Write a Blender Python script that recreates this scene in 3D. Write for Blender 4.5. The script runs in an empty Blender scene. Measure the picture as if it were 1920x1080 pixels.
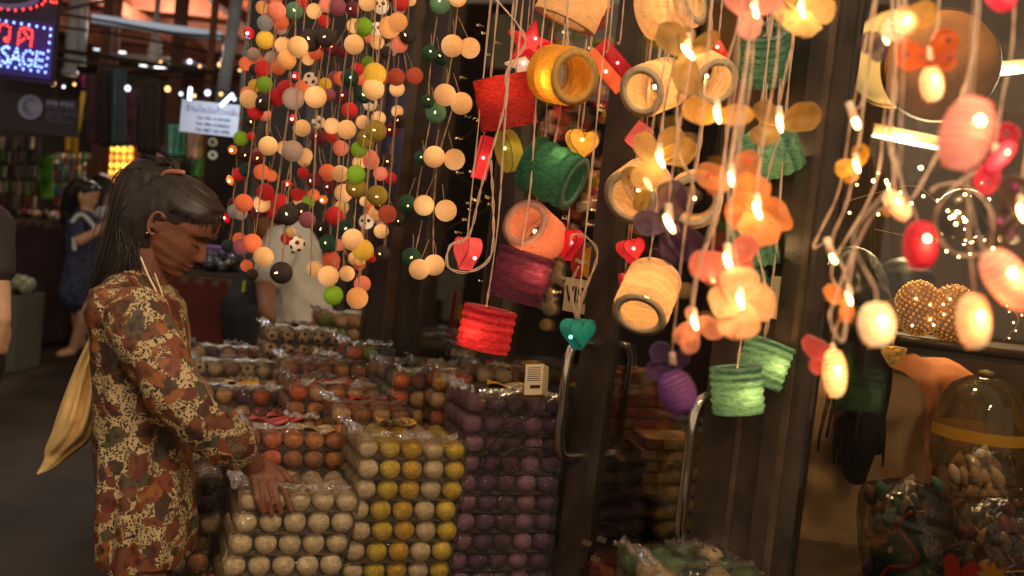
import bpy, bmesh, math, random
from mathutils import Matrix, Vector, noise, Euler
random.seed(7)
PI = math.pi
S = bpy.context.scene
COL = S.collection

# ------------------------------------------------------------------ camera, world, exposure
F = 1920 * 35 / 36.0
PITCH, ROLL = math.radians(3.1), math.radians(6.2)
CM = Matrix.Translation((0, 0, 1.5)) @ Matrix.Rotation(PI / 2 - PITCH, 4, 'X') @ Matrix.Rotation(ROLL, 4, 'Z')
cd = bpy.data.cameras.new('camera')
cd.lens = 35; cd.sensor_width = 36; cd.clip_start = 0.05; cd.clip_end = 300
cd.dof.use_dof = True; cd.dof.focus_distance = 2.3; cd.dof.aperture_fstop = 2.8
cam = bpy.data.objects.new('camera', cd); COL.objects.link(cam)
cam.matrix_world = CM
S.camera = cam
w = bpy.data.worlds.new('World'); S.world = w; w.use_nodes = True
bg = w.node_tree.nodes['Background']
bg.inputs['Color'].default_value = (1.0, 0.78, 0.54, 1); bg.inputs['Strength'].default_value = 0.50
S.view_settings.view_transform = 'Standard'; S.view_settings.look = 'None'
S.view_settings.exposure = 0.0; S.view_settings.gamma = 1.0
try: S.view_settings.use_curve_mapping = False
except Exception: pass
S.render.engine = 'CYCLES'
cy = S.cycles
cy.use_denoising = True
try: cy.denoiser = 'OPENIMAGEDENOISE'
except Exception: pass
cy.sample_clamp_indirect = 4.0; cy.max_bounces = 8; cy.transparent_max_bounces = 24
cy.diffuse_bounces = 3; cy.glossy_bounces = 3; cy.transmission_bounces = 4
cy.caustics_reflective = False; cy.caustics_refractive = False

def at(px, py, d):
    return CM @ Vector(((px - 960) / F * d, -(py - 540) / F * d, -d))
CR = CM.to_3x3()
def cdir(x, y, z): return (CR @ Vector((x, y, z))).normalized()
def fac_d(px):                                   # depth of the shop front behind a picture column
    k = (px - 960) / F
    return 1.12 * (1.7 + 1.3 * (.55 - 1.7 * k) / (.84 + 1.3 * k))
FU = Vector((-.84, 1.3, 0)).normalized()         # along the shop front, away from us
FN = Vector((-1.3, -.84, 0)).normalized()        # its normal, out to the lane

# ------------------------------------------------------------------ colour and materials
def lin(c):
    if isinstance(c, str): c = tuple(int(c[i:i + 2], 16) for i in (0, 2, 4))
    return tuple(((v / 255 + .055) / 1.055) ** 2.4 if v / 255 > .04045 else v / 255 / 12.92 for v in c)
_M = {}; _TX = []
def offcentre(m, lo=.45, hi=1.5):            # glow of a thread ball: brighter on the side where its bulb sits
    if m.get('oc'): return m
    m['oc'] = 1; nt = m.node_tree; N = nt.nodes; L = nt.links; b = N['Principled BSDF']
    tc = N.new('ShaderNodeTexCoord'); d = N.new('ShaderNodeVectorMath'); d.operation = 'DISTANCE'; d.inputs[1].default_value = (.25, -.2, .55)
    L.new(tc.outputs['Object'], d.inputs[0]); r = N.new('ShaderNodeMapRange'); r.inputs[1].default_value = .35; r.inputs[2].default_value = 1.5; e = b.inputs['Emission Strength'].default_value
    r.inputs[3].default_value = e * hi; r.inputs[4].default_value = e * lo; L.new(d.outputs['Value'], r.inputs[0]); L.new(r.outputs[0], b.inputs['Emission Strength'])
    wv = N.new('ShaderNodeTexWave'); wv.inputs['Scale'].default_value = 5; wv.inputs['Distortion'].default_value = 9; wv.inputs['Detail'].default_value = 3; wv.inputs['Detail Scale'].default_value = 2.5
    L.new(tc.outputs['Object'], wv.inputs['Vector']); r2 = N.new('ShaderNodeMapRange'); r2.inputs[3].default_value = .72; r2.inputs[4].default_value = 1.12; L.new(wv.outputs['Fac'], r2.inputs[0])
    mm = N.new('ShaderNodeMath'); mm.operation = 'MULTIPLY'; L.new(r.outputs[0], mm.inputs[0]); L.new(r2.outputs[0], mm.inputs[1]); L.new(mm.outputs[0], b.inputs['Emission Strength'])
    return m
def mat(name, col, rough=.6, emit=0.0, ecol=None, metal=0.0, ns=0, na=0.0, bs=0, bd=0.0, spec=.5, alpha=1.0, trans=0.0, coat=0.0, stretch=None, ramp=None):
    key = (name, col, rough, emit, ecol, metal, ns, na, bs, bd, spec, alpha, trans, coat, stretch)
    if key in _M: return _M[key]
    m = bpy.data.materials.new(name); m.use_nodes = True
    nt = m.node_tree; N = nt.nodes; L = nt.links
    b = N['Principled BSDF']
    c = (*lin(col), 1)
    b.inputs['Base Color'].default_value = c; b.inputs['Roughness'].default_value = rough
    b.inputs['Metallic'].default_value = metal; b.inputs['Specular IOR Level'].default_value = spec
    b.inputs['Alpha'].default_value = alpha; b.inputs['Coat Weight'].default_value = coat
    tc = N.new('ShaderNodeTexCoord'); mp = N.new('ShaderNodeMapping')
    L.new(tc.outputs['Object'], mp.inputs['Vector'])
    if stretch: mp.inputs['Scale'].default_value = stretch
    if emit:
        b.inputs['Emission Color'].default_value = (*lin(ecol or col), 1); b.inputs['Emission Strength'].default_value = emit
    if ns:
        n = N.new('ShaderNodeTexNoise'); n.inputs['Scale'].default_value = ns; n.inputs['Detail'].default_value = 5
        L.new(mp.outputs[0], n.inputs['Vector'])
        r = N.new('ShaderNodeMapRange'); r.inputs[1].default_value = .3; r.inputs[2].default_value = .7
        r.inputs[3].default_value = 1 - na; r.inputs[4].default_value = 1 + na
        L.new(n.outputs['Fac'], r.inputs[0])
        v = N.new('ShaderNodeVectorMath'); v.operation = 'SCALE'; v.inputs[0].default_value = c[:3]
        L.new(r.outputs[0], v.inputs['Scale']); L.new(v.outputs[0], b.inputs['Base Color'])
        if emit:
            v2 = N.new('ShaderNodeVectorMath'); v2.operation = 'SCALE'; v2.inputs[0].default_value = lin(ecol or col)
            L.new(r.outputs[0], v2.inputs['Scale']); L.new(v2.outputs[0], b.inputs['Emission Color'])
    if bs:
        n = N.new('ShaderNodeTexNoise'); n.inputs['Scale'].default_value = bs; n.inputs['Detail'].default_value = 4
        L.new(mp.outputs[0], n.inputs['Vector'])
        bp = N.new('ShaderNodeBump'); bp.inputs['Strength'].default_value = bd; bp.inputs['Distance'].default_value = .01
        L.new(n.outputs['Fac'], bp.inputs['Height']); L.new(bp.outputs[0], b.inputs['Normal'])
    if trans:
        t = N.new('ShaderNodeBsdfTranslucent'); t.inputs['Color'].default_value = c
        if ns: L.new(v.outputs[0], t.inputs['Color'])
        mx = N.new('ShaderNodeMixShader'); mx.inputs[0].default_value = trans
        L.new(b.outputs[0], mx.inputs[1]); L.new(t.outputs[0], mx.inputs[2])
        L.new(mx.outputs[0], N['Material Output'].inputs['Surface'])
    _M[key] = m
    return m
def film(name, tint=(255, 250, 240), rough=.06, base=.06, bs=0, bd=0.0, milk=0.0):       # thin clear plastic / pane: see-through with a sheen
    key = ('film', name, tint, rough, base, bs, bd, milk)
    if key in _M: return _M[key]
    m = bpy.data.materials.new(name); m.use_nodes = True
    nt = m.node_tree; N = nt.nodes; L = nt.links
    N.remove(N['Principled BSDF'])
    tr = N.new('ShaderNodeBsdfTransparent'); tr.inputs[0].default_value = (*lin(tint), 1)
    gl = N.new('ShaderNodeBsdfGlossy'); gl.inputs['Roughness'].default_value = rough
    mx = N.new('ShaderNodeMixShader')
    lw = N.new('ShaderNodeFresnel'); lw.inputs['IOR'].default_value = 1.45
    ma = N.new('ShaderNodeMath'); ma.operation = 'MULTIPLY_ADD'; ma.inputs[1].default_value = .8; ma.inputs[2].default_value = base
    ma.use_clamp = True
    L.new(lw.outputs[0], ma.inputs[0]); L.new(ma.outputs[0], mx.inputs[0])
    L.new(tr.outputs[0], mx.inputs[1]); L.new(gl.outputs[0], mx.inputs[2])
    out = mx
    if milk:
        df = N.new('ShaderNodeBsdfDiffuse'); df.inputs[0].default_value = (*lin(tint), 1)
        m2 = N.new('ShaderNodeMixShader'); m2.inputs[0].default_value = milk
        L.new(mx.outputs[0], m2.inputs[1]); L.new(df.outputs[0], m2.inputs[2]); out = m2
    L.new(out.outputs[0], N['Material Output'].inputs['Surface'])
    if bs:
        tc = N.new('ShaderNodeTexCoord')
        n = N.new('ShaderNodeTexNoise'); n.inputs['Scale'].default_value = bs; n.inputs['Detail'].default_value = 3; n.inputs['Distortion'].default_value = 1.5
        L.new(tc.outputs['Object'], n.inputs['Vector'])
        bp = N.new('ShaderNodeBump'); bp.inputs['Strength'].default_value = bd; bp.inputs['Distance'].default_value = .01
        L.new(n.outputs['Fac'], bp.inputs['Height'])
        for nd in (gl, lw): L.new(bp.outputs[0], nd.inputs['Normal'])
    _M[key] = m
    return m

# ------------------------------------------------------------------ objects
W = {}
def tag(o, label=None, cat=None, group=None, kind=None):
    if label: o['label'] = label
    if cat: o['category'] = cat
    if group: o['group'] = group
    if kind: o['kind'] = kind
    return o
def thing(name, label, cat, loc, group=None, rot=None):
    o = bpy.data.objects.new(name, None); COL.objects.link(o)
    o.empty_display_size = .05
    m = Matrix.Translation(loc)
    if rot is not None: m = m @ rot.to_4x4()
    o.matrix_world = m; W[o] = m
    return tag(o, label, cat, group)
class MB:
    def __init__(s): s.v = []; s.f = []
    def add(s, v, f):
        k = len(s.v); s.v += [Vector(p) for p in v]; s.f += [[i + k for i in q] for q in f]; return s
    def box(s, c, sx, sy, sz, R=None):
        R = R or Matrix.Identity(3); c = Vector(c)
        v = [c + R @ Vector((x * sx / 2, y * sy / 2, z * sz / 2)) for x in (-1, 1) for y in (-1, 1) for z in (-1, 1)]
        return s.add(v, [(0, 1, 3, 2), (4, 6, 7, 5), (0, 4, 5, 1), (2, 3, 7, 6), (0, 2, 6, 4), (1, 5, 7, 3)])
    def loft(s, rings, cap=True, closed=True):
        n = len(rings[0]); v = [p for r in rings for p in r]; f = []
        for i in range(len(rings) - 1):
            for j in range(n if closed else n - 1):
                k = (j + 1) % n
                f.append((i * n + j, i * n + k, (i + 1) * n + k, (i + 1) * n + j))
        if cap:
            f.append(tuple(range(n - 1, -1, -1))); f.append(tuple((len(rings) - 1) * n + j for j in range(n)))
        return s.add(v, f)
    def tube(s, pts, r, n=6, cap=True):
        pts = [Vector(p) for p in pts]
        if not isinstance(r, (list, tuple)): r = [r] * len(pts)
        rings = []; up = None
        for i, p in enumerate(pts):
            t = (pts[min(i + 1, len(pts) - 1)] - pts[max(i - 1, 0)])
            if t.length < 1e-9: t = Vector((0, 0, 1))
            t.normalize()
            if up is None:
                up = t.orthogonal().normalized()
            up = (up - t * up.dot(t))
            if up.length < 1e-6: up = t.orthogonal()
            up.normalize(); b = t.cross(up)
            rings.append([p + (up * math.cos(2 * PI * j / n) + b * math.sin(2 * PI * j / n)) * r[i] for j in range(n)])
        return s.loft(rings, cap)
    def sphere(s, c, r, u=16, v=10, R=None, sc=(1, 1, 1)):
        c = Vector(c); R = R or Matrix.Identity(3); vs = [c + R @ Vector((0, 0, r * sc[2]))]; f = []
        for i in range(1, v):
            a = PI * i / v
            for j in range(u):
                b = 2 * PI * j / u
                vs.append(c + R @ Vector((r * sc[0] * math.sin(a) * math.cos(b), r * sc[1] * math.sin(a) * math.sin(b), r * sc[2] * math.cos(a))))
        vs.append(c + R @ Vector((0, 0, -r * sc[2]))); e = len(vs) - 1
        for j in range(u):
            k = (j + 1) % u
            f.append((0, 1 + j, 1 + k)); f.append((e, e - u + k, e - u + j))
            for i in range(v - 2):
                a0 = 1 + i * u
                f.append((a0 + j, a0 + u + j, a0 + u + k, a0 + k))
        return s.add(vs, f)
    def lathe(s, prof, n, M):                      # prof (r, z) along local z of M
        rings = [[M @ Vector((r * math.cos(2 * PI * j / n), r * math.sin(2 * PI * j / n), z)) for j in range(n)] for r, z in prof]
        return s.loft(rings, False)
    def prism(s, out, t, M):                       # outline in local xy, thickness t along z
        n = len(out)
        v = [M @ Vector((x, y, -t / 2)) for x, y in out] + [M @ Vector((x, y, t / 2)) for x, y in out]
        return s.add(v, [tuple(range(n - 1, -1, -1)), tuple(range(n, 2 * n))] + [(j, (j + 1) % n, n + (j + 1) % n, n + j) for j in range(n)])
    def grid(s, fn, nu, nv):
        v = [fn(i / nu, j / nv) for i in range(nu + 1) for j in range(nv + 1)]; q = nv + 1
        return s.add(v, [(i * q + j, (i + 1) * q + j, (i + 1) * q + j + 1, i * q + j + 1) for i in range(nu) for j in range(nv)])
    def mesh(s, name, m, smooth=True, T=None):
        me = bpy.data.meshes.new(name)
        v = [T @ p for p in s.v] if T is not None else s.v
        me.from_pydata([tuple(p) for p in v], [], s.f)
        bm = bmesh.new(); bm.from_mesh(me); bmesh.ops.recalc_face_normals(bm, faces=bm.faces); bm.to_mesh(me); bm.free()
        if smooth: me.polygons.foreach_set('use_smooth', [True] * len(me.polygons))
        if m: me.materials.append(m)
        return me
    def build(s, name, m, parent=None, smooth=True):
        T = W[parent].inverted() if parent in W else None
        return link(name, s.mesh(name, m, smooth, T), parent)
def link(name, me, parent=None, M=None):
    o = bpy.data.objects.new(name, me); COL.objects.link(o)
    if parent is not None:
        o.parent = parent; W[o] = W[parent].copy() if M is None else M
        if M is not None: o.matrix_local = W[parent].inverted() @ M
    else:
        W[o] = M.copy() if M is not None else Matrix.Identity(4)
        if M is not None: o.matrix_world = M
    return o
def solo(o, base):                                  # a thing that is one mesh: put its origin at its base
    base = Vector(base); o.data.transform(Matrix.Translation(-base)); o.location = base; W[o] = Matrix.Translation(base)
    return o
def struct(name, mb, m, smooth=False): return tag(mb.build(name, m, None, smooth), kind='structure')
def frame(c, x, y):                                 # matrix with the given centre and x, y axes
    x = Vector(x).normalized(); y = Vector(y); z = x.cross(y).normalized(); y = z.cross(x)
    return Matrix.Translation(c) @ Matrix((x, y, z)).transposed().to_4x4()
def camframe(px, py, d, ax=0.0, yaw=0.0, tilt=0.0):  # at a point, x right, y up, z to us; turned by ax in the picture plane
    R = CR @ Matrix.Rotation(math.radians(ax), 3, 'Z') @ Matrix.Rotation(math.radians(yaw), 3, 'Y') @ Matrix.Rotation(math.radians(tilt), 3, 'X')
    return Matrix.Translation(at(px, py, d)) @ R.to_4x4()
def catmull(pts, k=6):
    pts = [Vector(p) for p in pts]; o = []
    for i in range(len(pts) - 1):
        a, b, c, d = pts[max(i - 1, 0)], pts[i], pts[i + 1], pts[min(i + 2, len(pts) - 1)]
        for j in range(k):
            t = j / k
            o.append(.5 * (2 * b + (c - a) * t + (2 * a - 5 * b + 4 * c - d) * t * t + (3 * b - a - 3 * c + d) * t ** 3))
    return o + [pts[-1]]
def wire(mb, pts, r=.0011, twist=.0015, pitch=.02, k=5, n=5):   # two strands twisted
    c = catmull(pts, k); L = 0; A = []; B = []
    for i, p in enumerate(c):
        if i: L += (p - c[i - 1]).length
        t = (c[min(i + 1, len(c) - 1)] - c[max(i - 1, 0)]).normalized()
        u = t.orthogonal().normalized(); v = t.cross(u); a = L / pitch * 2 * PI * .35
        o = (u * math.cos(a) + v * math.sin(a)) * twist
        A.append(p + o); B.append(p - o)
    mb.tube(A, r, n); mb.tube(B, r, n)
def lamp(name, loc, power, col, parent, r=.01):
    l = bpy.data.lights.new(name, 'POINT'); l.energy = power; l.color = lin(col); l.shadow_soft_size = r
    o = bpy.data.objects.new(name, l); COL.objects.link(o)
    if parent is not None:
        o.parent = parent; o.matrix_local = W[parent].inverted() @ Matrix.Translation(loc)
    else: o.location = loc
    return o
def text(name, body, M, size, m, parent, align='LEFT', ext=.0008, sp=1.0):
    c = bpy.data.curves.new(name, 'FONT'); c.body = body; c.size = size; c.extrude = ext; c.align_x = align; c.align_y = 'CENTER'; c.space_character = sp
    c.materials.append(m)
    o = bpy.data.objects.new(name, c); COL.objects.link(o)
    o.parent = parent; W[o] = M; o.matrix_local = W[parent].inverted() @ M
    _TX.append(o)
    return o
# ------------------------------------------------------------------ ground, roof, walls
DARK = mat('dark_bronze_paint', (62, 52, 44), .45, ns=9, na=.5, bs=140, bd=.12)
DARK2 = mat('worn_bronze_paint', (84, 68, 54), .4, ns=18, na=.35)
g = MB()
g.grid(lambda u, v: Vector((-30 + 60 * u, -6 + 46 * v, 0)), 2, 2)
struct('ground', g, mat('worn_asphalt', (54, 42, 29), .8, ns=2.2, na=.55, bs=45, bd=1.0))
# market roof, corrugated sheets over rafters, far down the lane
roof = tag(thing('market_roof', 'rust brown corrugated market roof on rafters over the far lane', 'roof', at(230, 150, 14)), kind='structure')
RS = mat('rusty_sheet', (215, 122, 76), .6, ns=4, na=.4)
RS2 = mat('rusty_sheet_dark', (178, 92, 56), .6, ns=5, na=.4)
for i in range(12):
    y0 = 7.5 + i * 1.05
    b = MB()
    b.grid(lambda u, v: Vector((-9 + 9.2 * u, y0 + 1.03 * v, 3.95 + .02 * i + .05 * math.sin(v * PI * 6))), 1, 36)
    b.build('roof_sheet', RS if i % 2 else RS2, roof)
RB = mat('rafter_wood', (120, 66, 44), .7, ns=9, na=.3)
for i in range(9):
    b = MB(); b.box((-4.4, 7.9 + i * 1.4, 3.78), 9.2, .09, .16); b.build('rafter', RB, roof, False)
for x in (-6.4, -4.9, -3.4, -2.0):
    b = MB(); b.box((x, 13.5, 3.62), .1, 12.5, .14); b.build('beam', RB, roof, False)
# closing walls
wl = tag(MB().box((-2.6, 21.5, 2.2), 22, .2, 4.6).build('lane_end_wall', mat('dim_lane_wall', (64, 54, 50), .9, ns=2, na=.4), None, False), 'dark wall closing the far end of the market lane', 'wall')
wn = tag(MB().box((-8.2, 12, 2.1), .2, 19, 4.2).build('lane_side_wall', mat('dim_lane_wall', (64, 54, 50), .9, ns=2, na=.4), None, False), 'dark side wall running behind the stalls on the left', 'wall')
# neighbour shop behind the ball curtain
c = at(585, 330, 6.3)
wb = thing('neighbour_shopfront', 'dark shop front wall behind the curtain of ball lights', 'building', (c.x, c.y, 0))
MB().box((c.x + .12, c.y, 1.75), 1.15, .2, 3.5).build('wall', mat('dark_stained_wall', (34, 26, 22), .6, ns=6, na=.4), wb, False)
for i in range(4):
    MB().box((c.x - .32 + i * .3, c.y - .115, 1.75), .05, .03, 3.4).build('batten', DARK, wb, False)
# pale pipes of the lane
PIPE = mat('pale_blue_paint', (176, 190, 205), .4, ns=10, na=.15)
def pole(name, label, cat, p0, p1, r, m, group=None, extra=None):
    p0, p1 = Vector(p0), Vector(p1)
    t = thing(name, label, cat, p0, group)
    MB().tube([p0, p1], r, 10).build('pipe', m, t)
    d = (p1 - p0).normalized()
    for k in (.02, .98):
        q = p0.lerp(p1, k); MB().tube([q - d * .02, q + d * .02], r * 1.35, 10).build('collar', m, t)
    return t
bt = thing('fluorescent_batten', 'long pale fluorescent tube slung across the lane under the roof', 'lamp', at(290, 48, 9.2))
MB().tube([at(172, 33, 9.0), at(415, 66, 9.4)], .036, 10).build('tube', mat('lit_tube', (190, 200, 212), .4, emit=.42, ecol=(196, 210, 228)), bt)  # pale pipe given an added glow because the lane needs light
MB().tube([at(172, 41, 9.04), at(415, 74, 9.44)], .022, 8).build('housing', PIPE, bt)
lamp('tube_light', at(300, 75, 11.6), 260, (236, 222, 204), bt, .3)  # added light for the roof, set well beyond the pipe
for k, (a, b_, d, r, lab) in enumerate([((299, -20), (282, 130), 9.5, .026, 'pale pipe dropping from the roof with white insulators'),
                                       ((447, -20), (412, 210), 8.6, .055, 'thick pale blue downpipe beside the ball curtain'),
                                       ((478, -20), (452, 230), 8.2, .04, 'grey blue downpipe just left of the ball curtain'),
                                       ((143, -20), (130, 140), 9.6, .06, 'pale post standing right of the massage sign'),
                                       ((160, -20), (152, 120), 9.9, .04, 'second pale post right of the massage sign')]):
    t = pole('downpipe', lab, 'pipe', at(*b_, d), at(*a, d), r, PIPE, 'pale pipes in the lane')
    if k == 0:
        for q in ((292, 82), (290, 95), (288, 108)):
            MB().sphere(at(*q, 9.45), .065, 12, 8).build('insulator', mat('white_ceramic', (225, 225, 225), .3), t)
CB = mat('black_cable', (30, 26, 26), .5)
for k, (pts, r) in enumerate([([(60, 88, 8), (180, 104, 8.4), (300, 122, 8.8), (440, 140, 9)], .02), ([(60, 18, 8), (200, 40, 8.5), (330, 62, 9), (450, 70, 9)], .012),
                              ([(110, 50, 8), (250, 70, 8.5), (400, 100, 9), (470, 118, 9)], .011), ([(100, 110, 8), (250, 128, 8.3), (420, 136, 8.7)], .016),
                              ([(120, 150, 8), (300, 142, 8.3), (440, 165, 8.7)], .009), ([(60, 30, 7), (110, 20, 7.2), (240, -8, 7.5)], .012)]):
    m = MB(); m.tube(catmull([at(*p) for p in pts], 5), r, 6)
    tag(m.build('power_cable', CB), ('thickest black cable, running from the massage sign to the thick downpipe', 'thin black cable highest under the roof, above the fluorescent tube', 'thin black cable just below the fluorescent tube', 'black cable just above the hanging garments', 'thinnest black cable touching the tops of the garments', 'black cable rising off the top edge beside the massage sign')[k], 'cable', 'black cables across the lane')
MB_ = MB().tube([at(212, 103, 9.6), at(330, 112, 9.8), at(400, 127, 10)], .02, 8)
tag(MB_.build('hanging_rail', PIPE), 'thin pale rail crossing below the fluorescent tube', 'rail')

# ------------------------------------------------------------------ shop front
FR = Matrix((FU, FN, Vector((0, 0, 1)))).transposed()
def fpt(px, off=0.0):
    d = fac_d(px); p = at(px, 540, d); return Vector((p.x, p.y, 0)) + FN * off
shop = thing('glass_shopfront', 'dark bronze glass shop front with double doors and chrome pulls', 'building', fpt(1135))
def post(px, wdt, thk, name='post', off=0.0, m=DARK, z0=0.0, z1=3.2):
    p = fpt(px, off); return MB().box((p.x, p.y, (z0 + z1) / 2), wdt, thk, z1 - z0, FR).build(name, m, shop, False)
post(722, .19, .07, 'pillar'); post(772, .17, .06, 'pillar', -.02)
post(747, .02, .085, 'trim', .0, DARK2); post(703, .02, .08, 'trim', 0, DARK2)
post(945, .10, .06, 'mullion'); post(925, .012, .07, 'trim', 0.0, DARK2)
post(1137, .085, .055, 'door_stile')
post(1398, .10, .055, 'door_stile')
post(1472, .115, .05, 'frame_post', 0.0); post(1436, .012, .06, 'trim', 0, DARK2); post(1508, .05, .07, 'frame_post', .005); post(1527, .014, .08, 'trim', 0.0, DARK2); post(1538, .02, .05, 'frame_post', 0.01)
PANE = film('shop_pane', (235, 232, 225), .01, .03)
def pane(a, b, name='pane'):
    p, q = fpt(a), fpt(b); c = (p + q) / 2
    MB().box((c.x, c.y, 1.6), (q - p).length, .006, 3.1, FR).build(name, PANE, shop, False)
pane(785, 925); pane(962, 1113); pane(1162, 1380); pane(1548, 2350)
for lab, px_, py_ in (('bare white tube lamp over the lane behind the viewer', .15, -.35), ('second white tube lamp over the lane, nearer the shop', .95, -.25)):
    t = thing('lane_tube_lamp', lab, 'lamp', (px_, py_, 2.85))
    MB().tube([(px_ - .25, py_ - .5, 2.85), (px_ + .25, py_ + .5, 2.85)], .016, 10).build('tube', mat('bright_tube', (255, 250, 240), .3, emit=330, ecol=(255, 226, 186)), t)
    MB().box((px_, py_, 2.9), .06, 1.1, .05, Matrix.Rotation(-.46, 3, 'Z')).build('housing', PIPE, t, False)
CHR = mat('chrome', (225, 215, 205), .09, metal=1.0)
CHB = mat('smoked_chrome', (150, 135, 118), .13, metal=1.0)
def pull(px, z0, z1, off, mm=CHR):
    p = fpt(px); a = Vector((p.x, p.y, z0)); b = Vector((p.x, p.y, z1)); n = FN * off
    pts = [a, a + n * .7, a + n * .93 + Vector((0, 0, .02)), a + n + Vector((0, 0, .06)), (a + b) / 2 + n, b + n - Vector((0, 0, .06)), b + n * .93 - Vector((0, 0, .02)), b + n * .7, b]
    h = MB().tube(catmull(pts, 6), .0125, 12).build('pull_handle', mm, shop)
    for q in (a, b): MB().tube([q, q + FN * math.copysign(.012, off)], .02, 12).build('rosette', mm, h)
zt, zb = at(1138, 648, fac_d(1138)).z, at(1110, 858, fac_d(1138)).z
pull(1137, zb, zt, .095); pull(1137, zb, zt, -.095, CHB)
zt, zb = at(1345, 745, fac_d(1400)).z, at(1345, 1030, fac_d(1400)).z
pull(1395, zb, zt, .10)
# shop interior shell
cI = fpt(1250, -2.4)
struct('shop_back_wall', MB().box((cI.x + .3, cI.y - .2, 1.6), 6.5, .1, 3.2, FR), mat('shop_dark_wall', (70, 52, 38), .8, ns=4, na=.4))
struct('shop_floor', MB().box((cI.x + .8, cI.y - .6, .006), 6.0, 4.2, .01, FR), mat('shop_tile', (70, 58, 48), .4))
struct('shop_ceiling', MB().box((cI.x + 1.05, cI.y - .35, 3.22), 6.0, 4.2, .04, FR), mat('shop_ceiling_paint', (92, 72, 46), .8))
# ------------------------------------------------------------------ people
def cap(b, p0, p1, r0, r1, n=14, R=None):
    p0, p1 = Vector(p0), Vector(p1); t = (p1 - p0); Lh = max(t.length, 1e-5); t /= Lh; u = t.orthogonal().normalized(); v = t.cross(u); rings = []
    for a, p, r, sg in [(k, p0, r0, -1) for k in (80, 55, 28)] + [(0, p0, r0, -1), (0, p1, r1, 1)] + [(k, p1, r1, 1) for k in (28, 55, 80)]:
        a = math.radians(a); c = p + t * sg * r * math.sin(a); rr = r * math.cos(a)
        rings.append([c + (u * math.cos(2 * PI * j / n) + v * math.sin(2 * PI * j / n)) * rr for j in range(n)])
    b.loft(rings)
def chain(b, pts, rs):
    for i in range(len(pts) - 1): cap(b, pts[i], pts[i + 1], rs[i], rs[i + 1])
_ts = bpy.data.scenes.new('workbench'); _tob = []
def remesh(mb, name, m, parent, vox, smooth=2, disp=None):
    me = mb.mesh(name, m)
    if not _tob:
        ob = bpy.data.objects.new('workpiece', me); _ts.collection.objects.link(ob); _tob.append(ob)
        ob.modifiers.new('r', 'REMESH').mode = 'VOXEL'; ob.modifiers.new('s', 'SMOOTH').factor = .5
    ob = _tob[0]; ob.data = me; ob.modifiers['r'].voxel_size = vox; ob.modifiers['s'].iterations = smooth
    vl = _ts.view_layers[0]; vl.update()
    out = bpy.data.meshes.new_from_object(ob.evaluated_get(vl.depsgraph))
    out.name = name; out.materials.clear(); out.materials.append(m)
    if disp:
        nn = [v.normal.copy() for v in out.vertices]
        for v, q in zip(out.vertices, nn): v.co = v.co + q * disp(v.co)
    if parent in W: out.transform(W[parent].inverted())
    out.polygons.foreach_set('use_smooth', [True] * len(out.polygons))
    return link(name, out, parent)
def interp(tab, z):
    if z <= tab[0][0]: return tab[0][1]
    for (a, p), (b_, q) in zip(tab, tab[1:]):
        if z <= b_:
            t = (z - a) / (b_ - a); t = t * t * (3 - 2 * t); return p + (q - p) * t
    return tab[-1][1]
XF = [(-.118, .052), (-.112, .070), (-.10, .082), (-.085, .079), (-.075, .083), (-.06, .088), (-.045, .087), (-.02, .089), (.005, .087), (.02, .094), (.035, .095), (.06, .091), (.085, .076), (.105, .045), (.115, .004)]
XB = [(-.118, .025), (-.10, .002), (-.08, -.02), (-.065, -.06), (-.05, -.085), (-.02, -.098), (.02, -.104), (.05, -.101), (.085, -.083), (.105, -.05), (.115, -.004)]
HW = [(-.118, .012), (-.10, .036), (-.08, .051), (-.05, .063), (-.02, .070), (.02, .075), (.05, .073), (.085, .058), (.105, .036), (.115, .004)]
NS = [(-.054, 0), (-.049, .009), (-.043, .023), (-.036, .026), (-.026, .020), (-.01, .012), (.006, .004), (.012, 0)]
def headpts(M4, n=72, K=66, grow=1.0, face=True):
    rings = []
    for i in range(K + 1):
        z = -.118 + .233 * i / K; xf, xb, hw = interp(XF, z), interp(XB, z), interp(HW, z); cx, rx = (xf + xb) / 2, (xf - xb) / 2; ring = []
        for j in range(n):
            a = 2 * PI * j / n; ca, sa = math.cos(a), math.sin(a); e = .86
            x = cx + rx * math.copysign(abs(ca) ** e, ca); y = hw * math.copysign(abs(sa) ** e, sa)
            if face and ca > 0:
                x += interp(NS, z) * math.exp(-(y / (.010 + .006 * max(0, min(1, (-z - .02) / .02)))) ** 2)
                x += .006 * math.exp(-((z + .063) / .006) ** 2 - (y / .021) ** 2) + .006 * math.exp(-((z + .076) / .006) ** 2 - (y / .018) ** 2)
                x -= .004 * math.exp(-((z + .0695) / .003) ** 2 - (y / .020) ** 2)
                for sy in (-1, 1):
                    q = y - sy * .031
                    x -= .011 * math.exp(-(q / .017) ** 2 - ((z - .002) / .012) ** 2) - .006 * math.exp(-(q / .011) ** 2 - ((z + .001) / .008) ** 2)
                    x += .003 * math.exp(-(q / .02) ** 2 - ((z - .021) / .006) ** 2)
                    x += .004 * math.exp(-((y - sy * .04) / .02) ** 2 - ((z + .03) / .02) ** 2)
            ring.append(M4 @ Vector((x * grow, y * grow, z * grow)))
        rings.append(ring)
    return rings
def ears(b, M4):
    for sy in (-1, 1):
        R = M4.to_3x3() @ Matrix.Rotation(math.radians(-14), 3, 'Y'); c = M4 @ Vector((-.012, sy * .074, -.008)); pts = []
        for k in range(14):
            a = -1.2 + 4.6 * k / 13
            pts.append(c + R @ Vector((-.016 * math.sin(a + .3) - .002, sy * (.006 + .004 * math.sin(a * .7)), .028 * math.cos(a + .3))))
        b.tube(pts, [.0042] * 12 + [.0055, .005], 7)
        b.sphere(c + R @ Vector((-.002, -sy * .002, 0)), 1, 12, 8, R, (.012, .006, .022))
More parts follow.
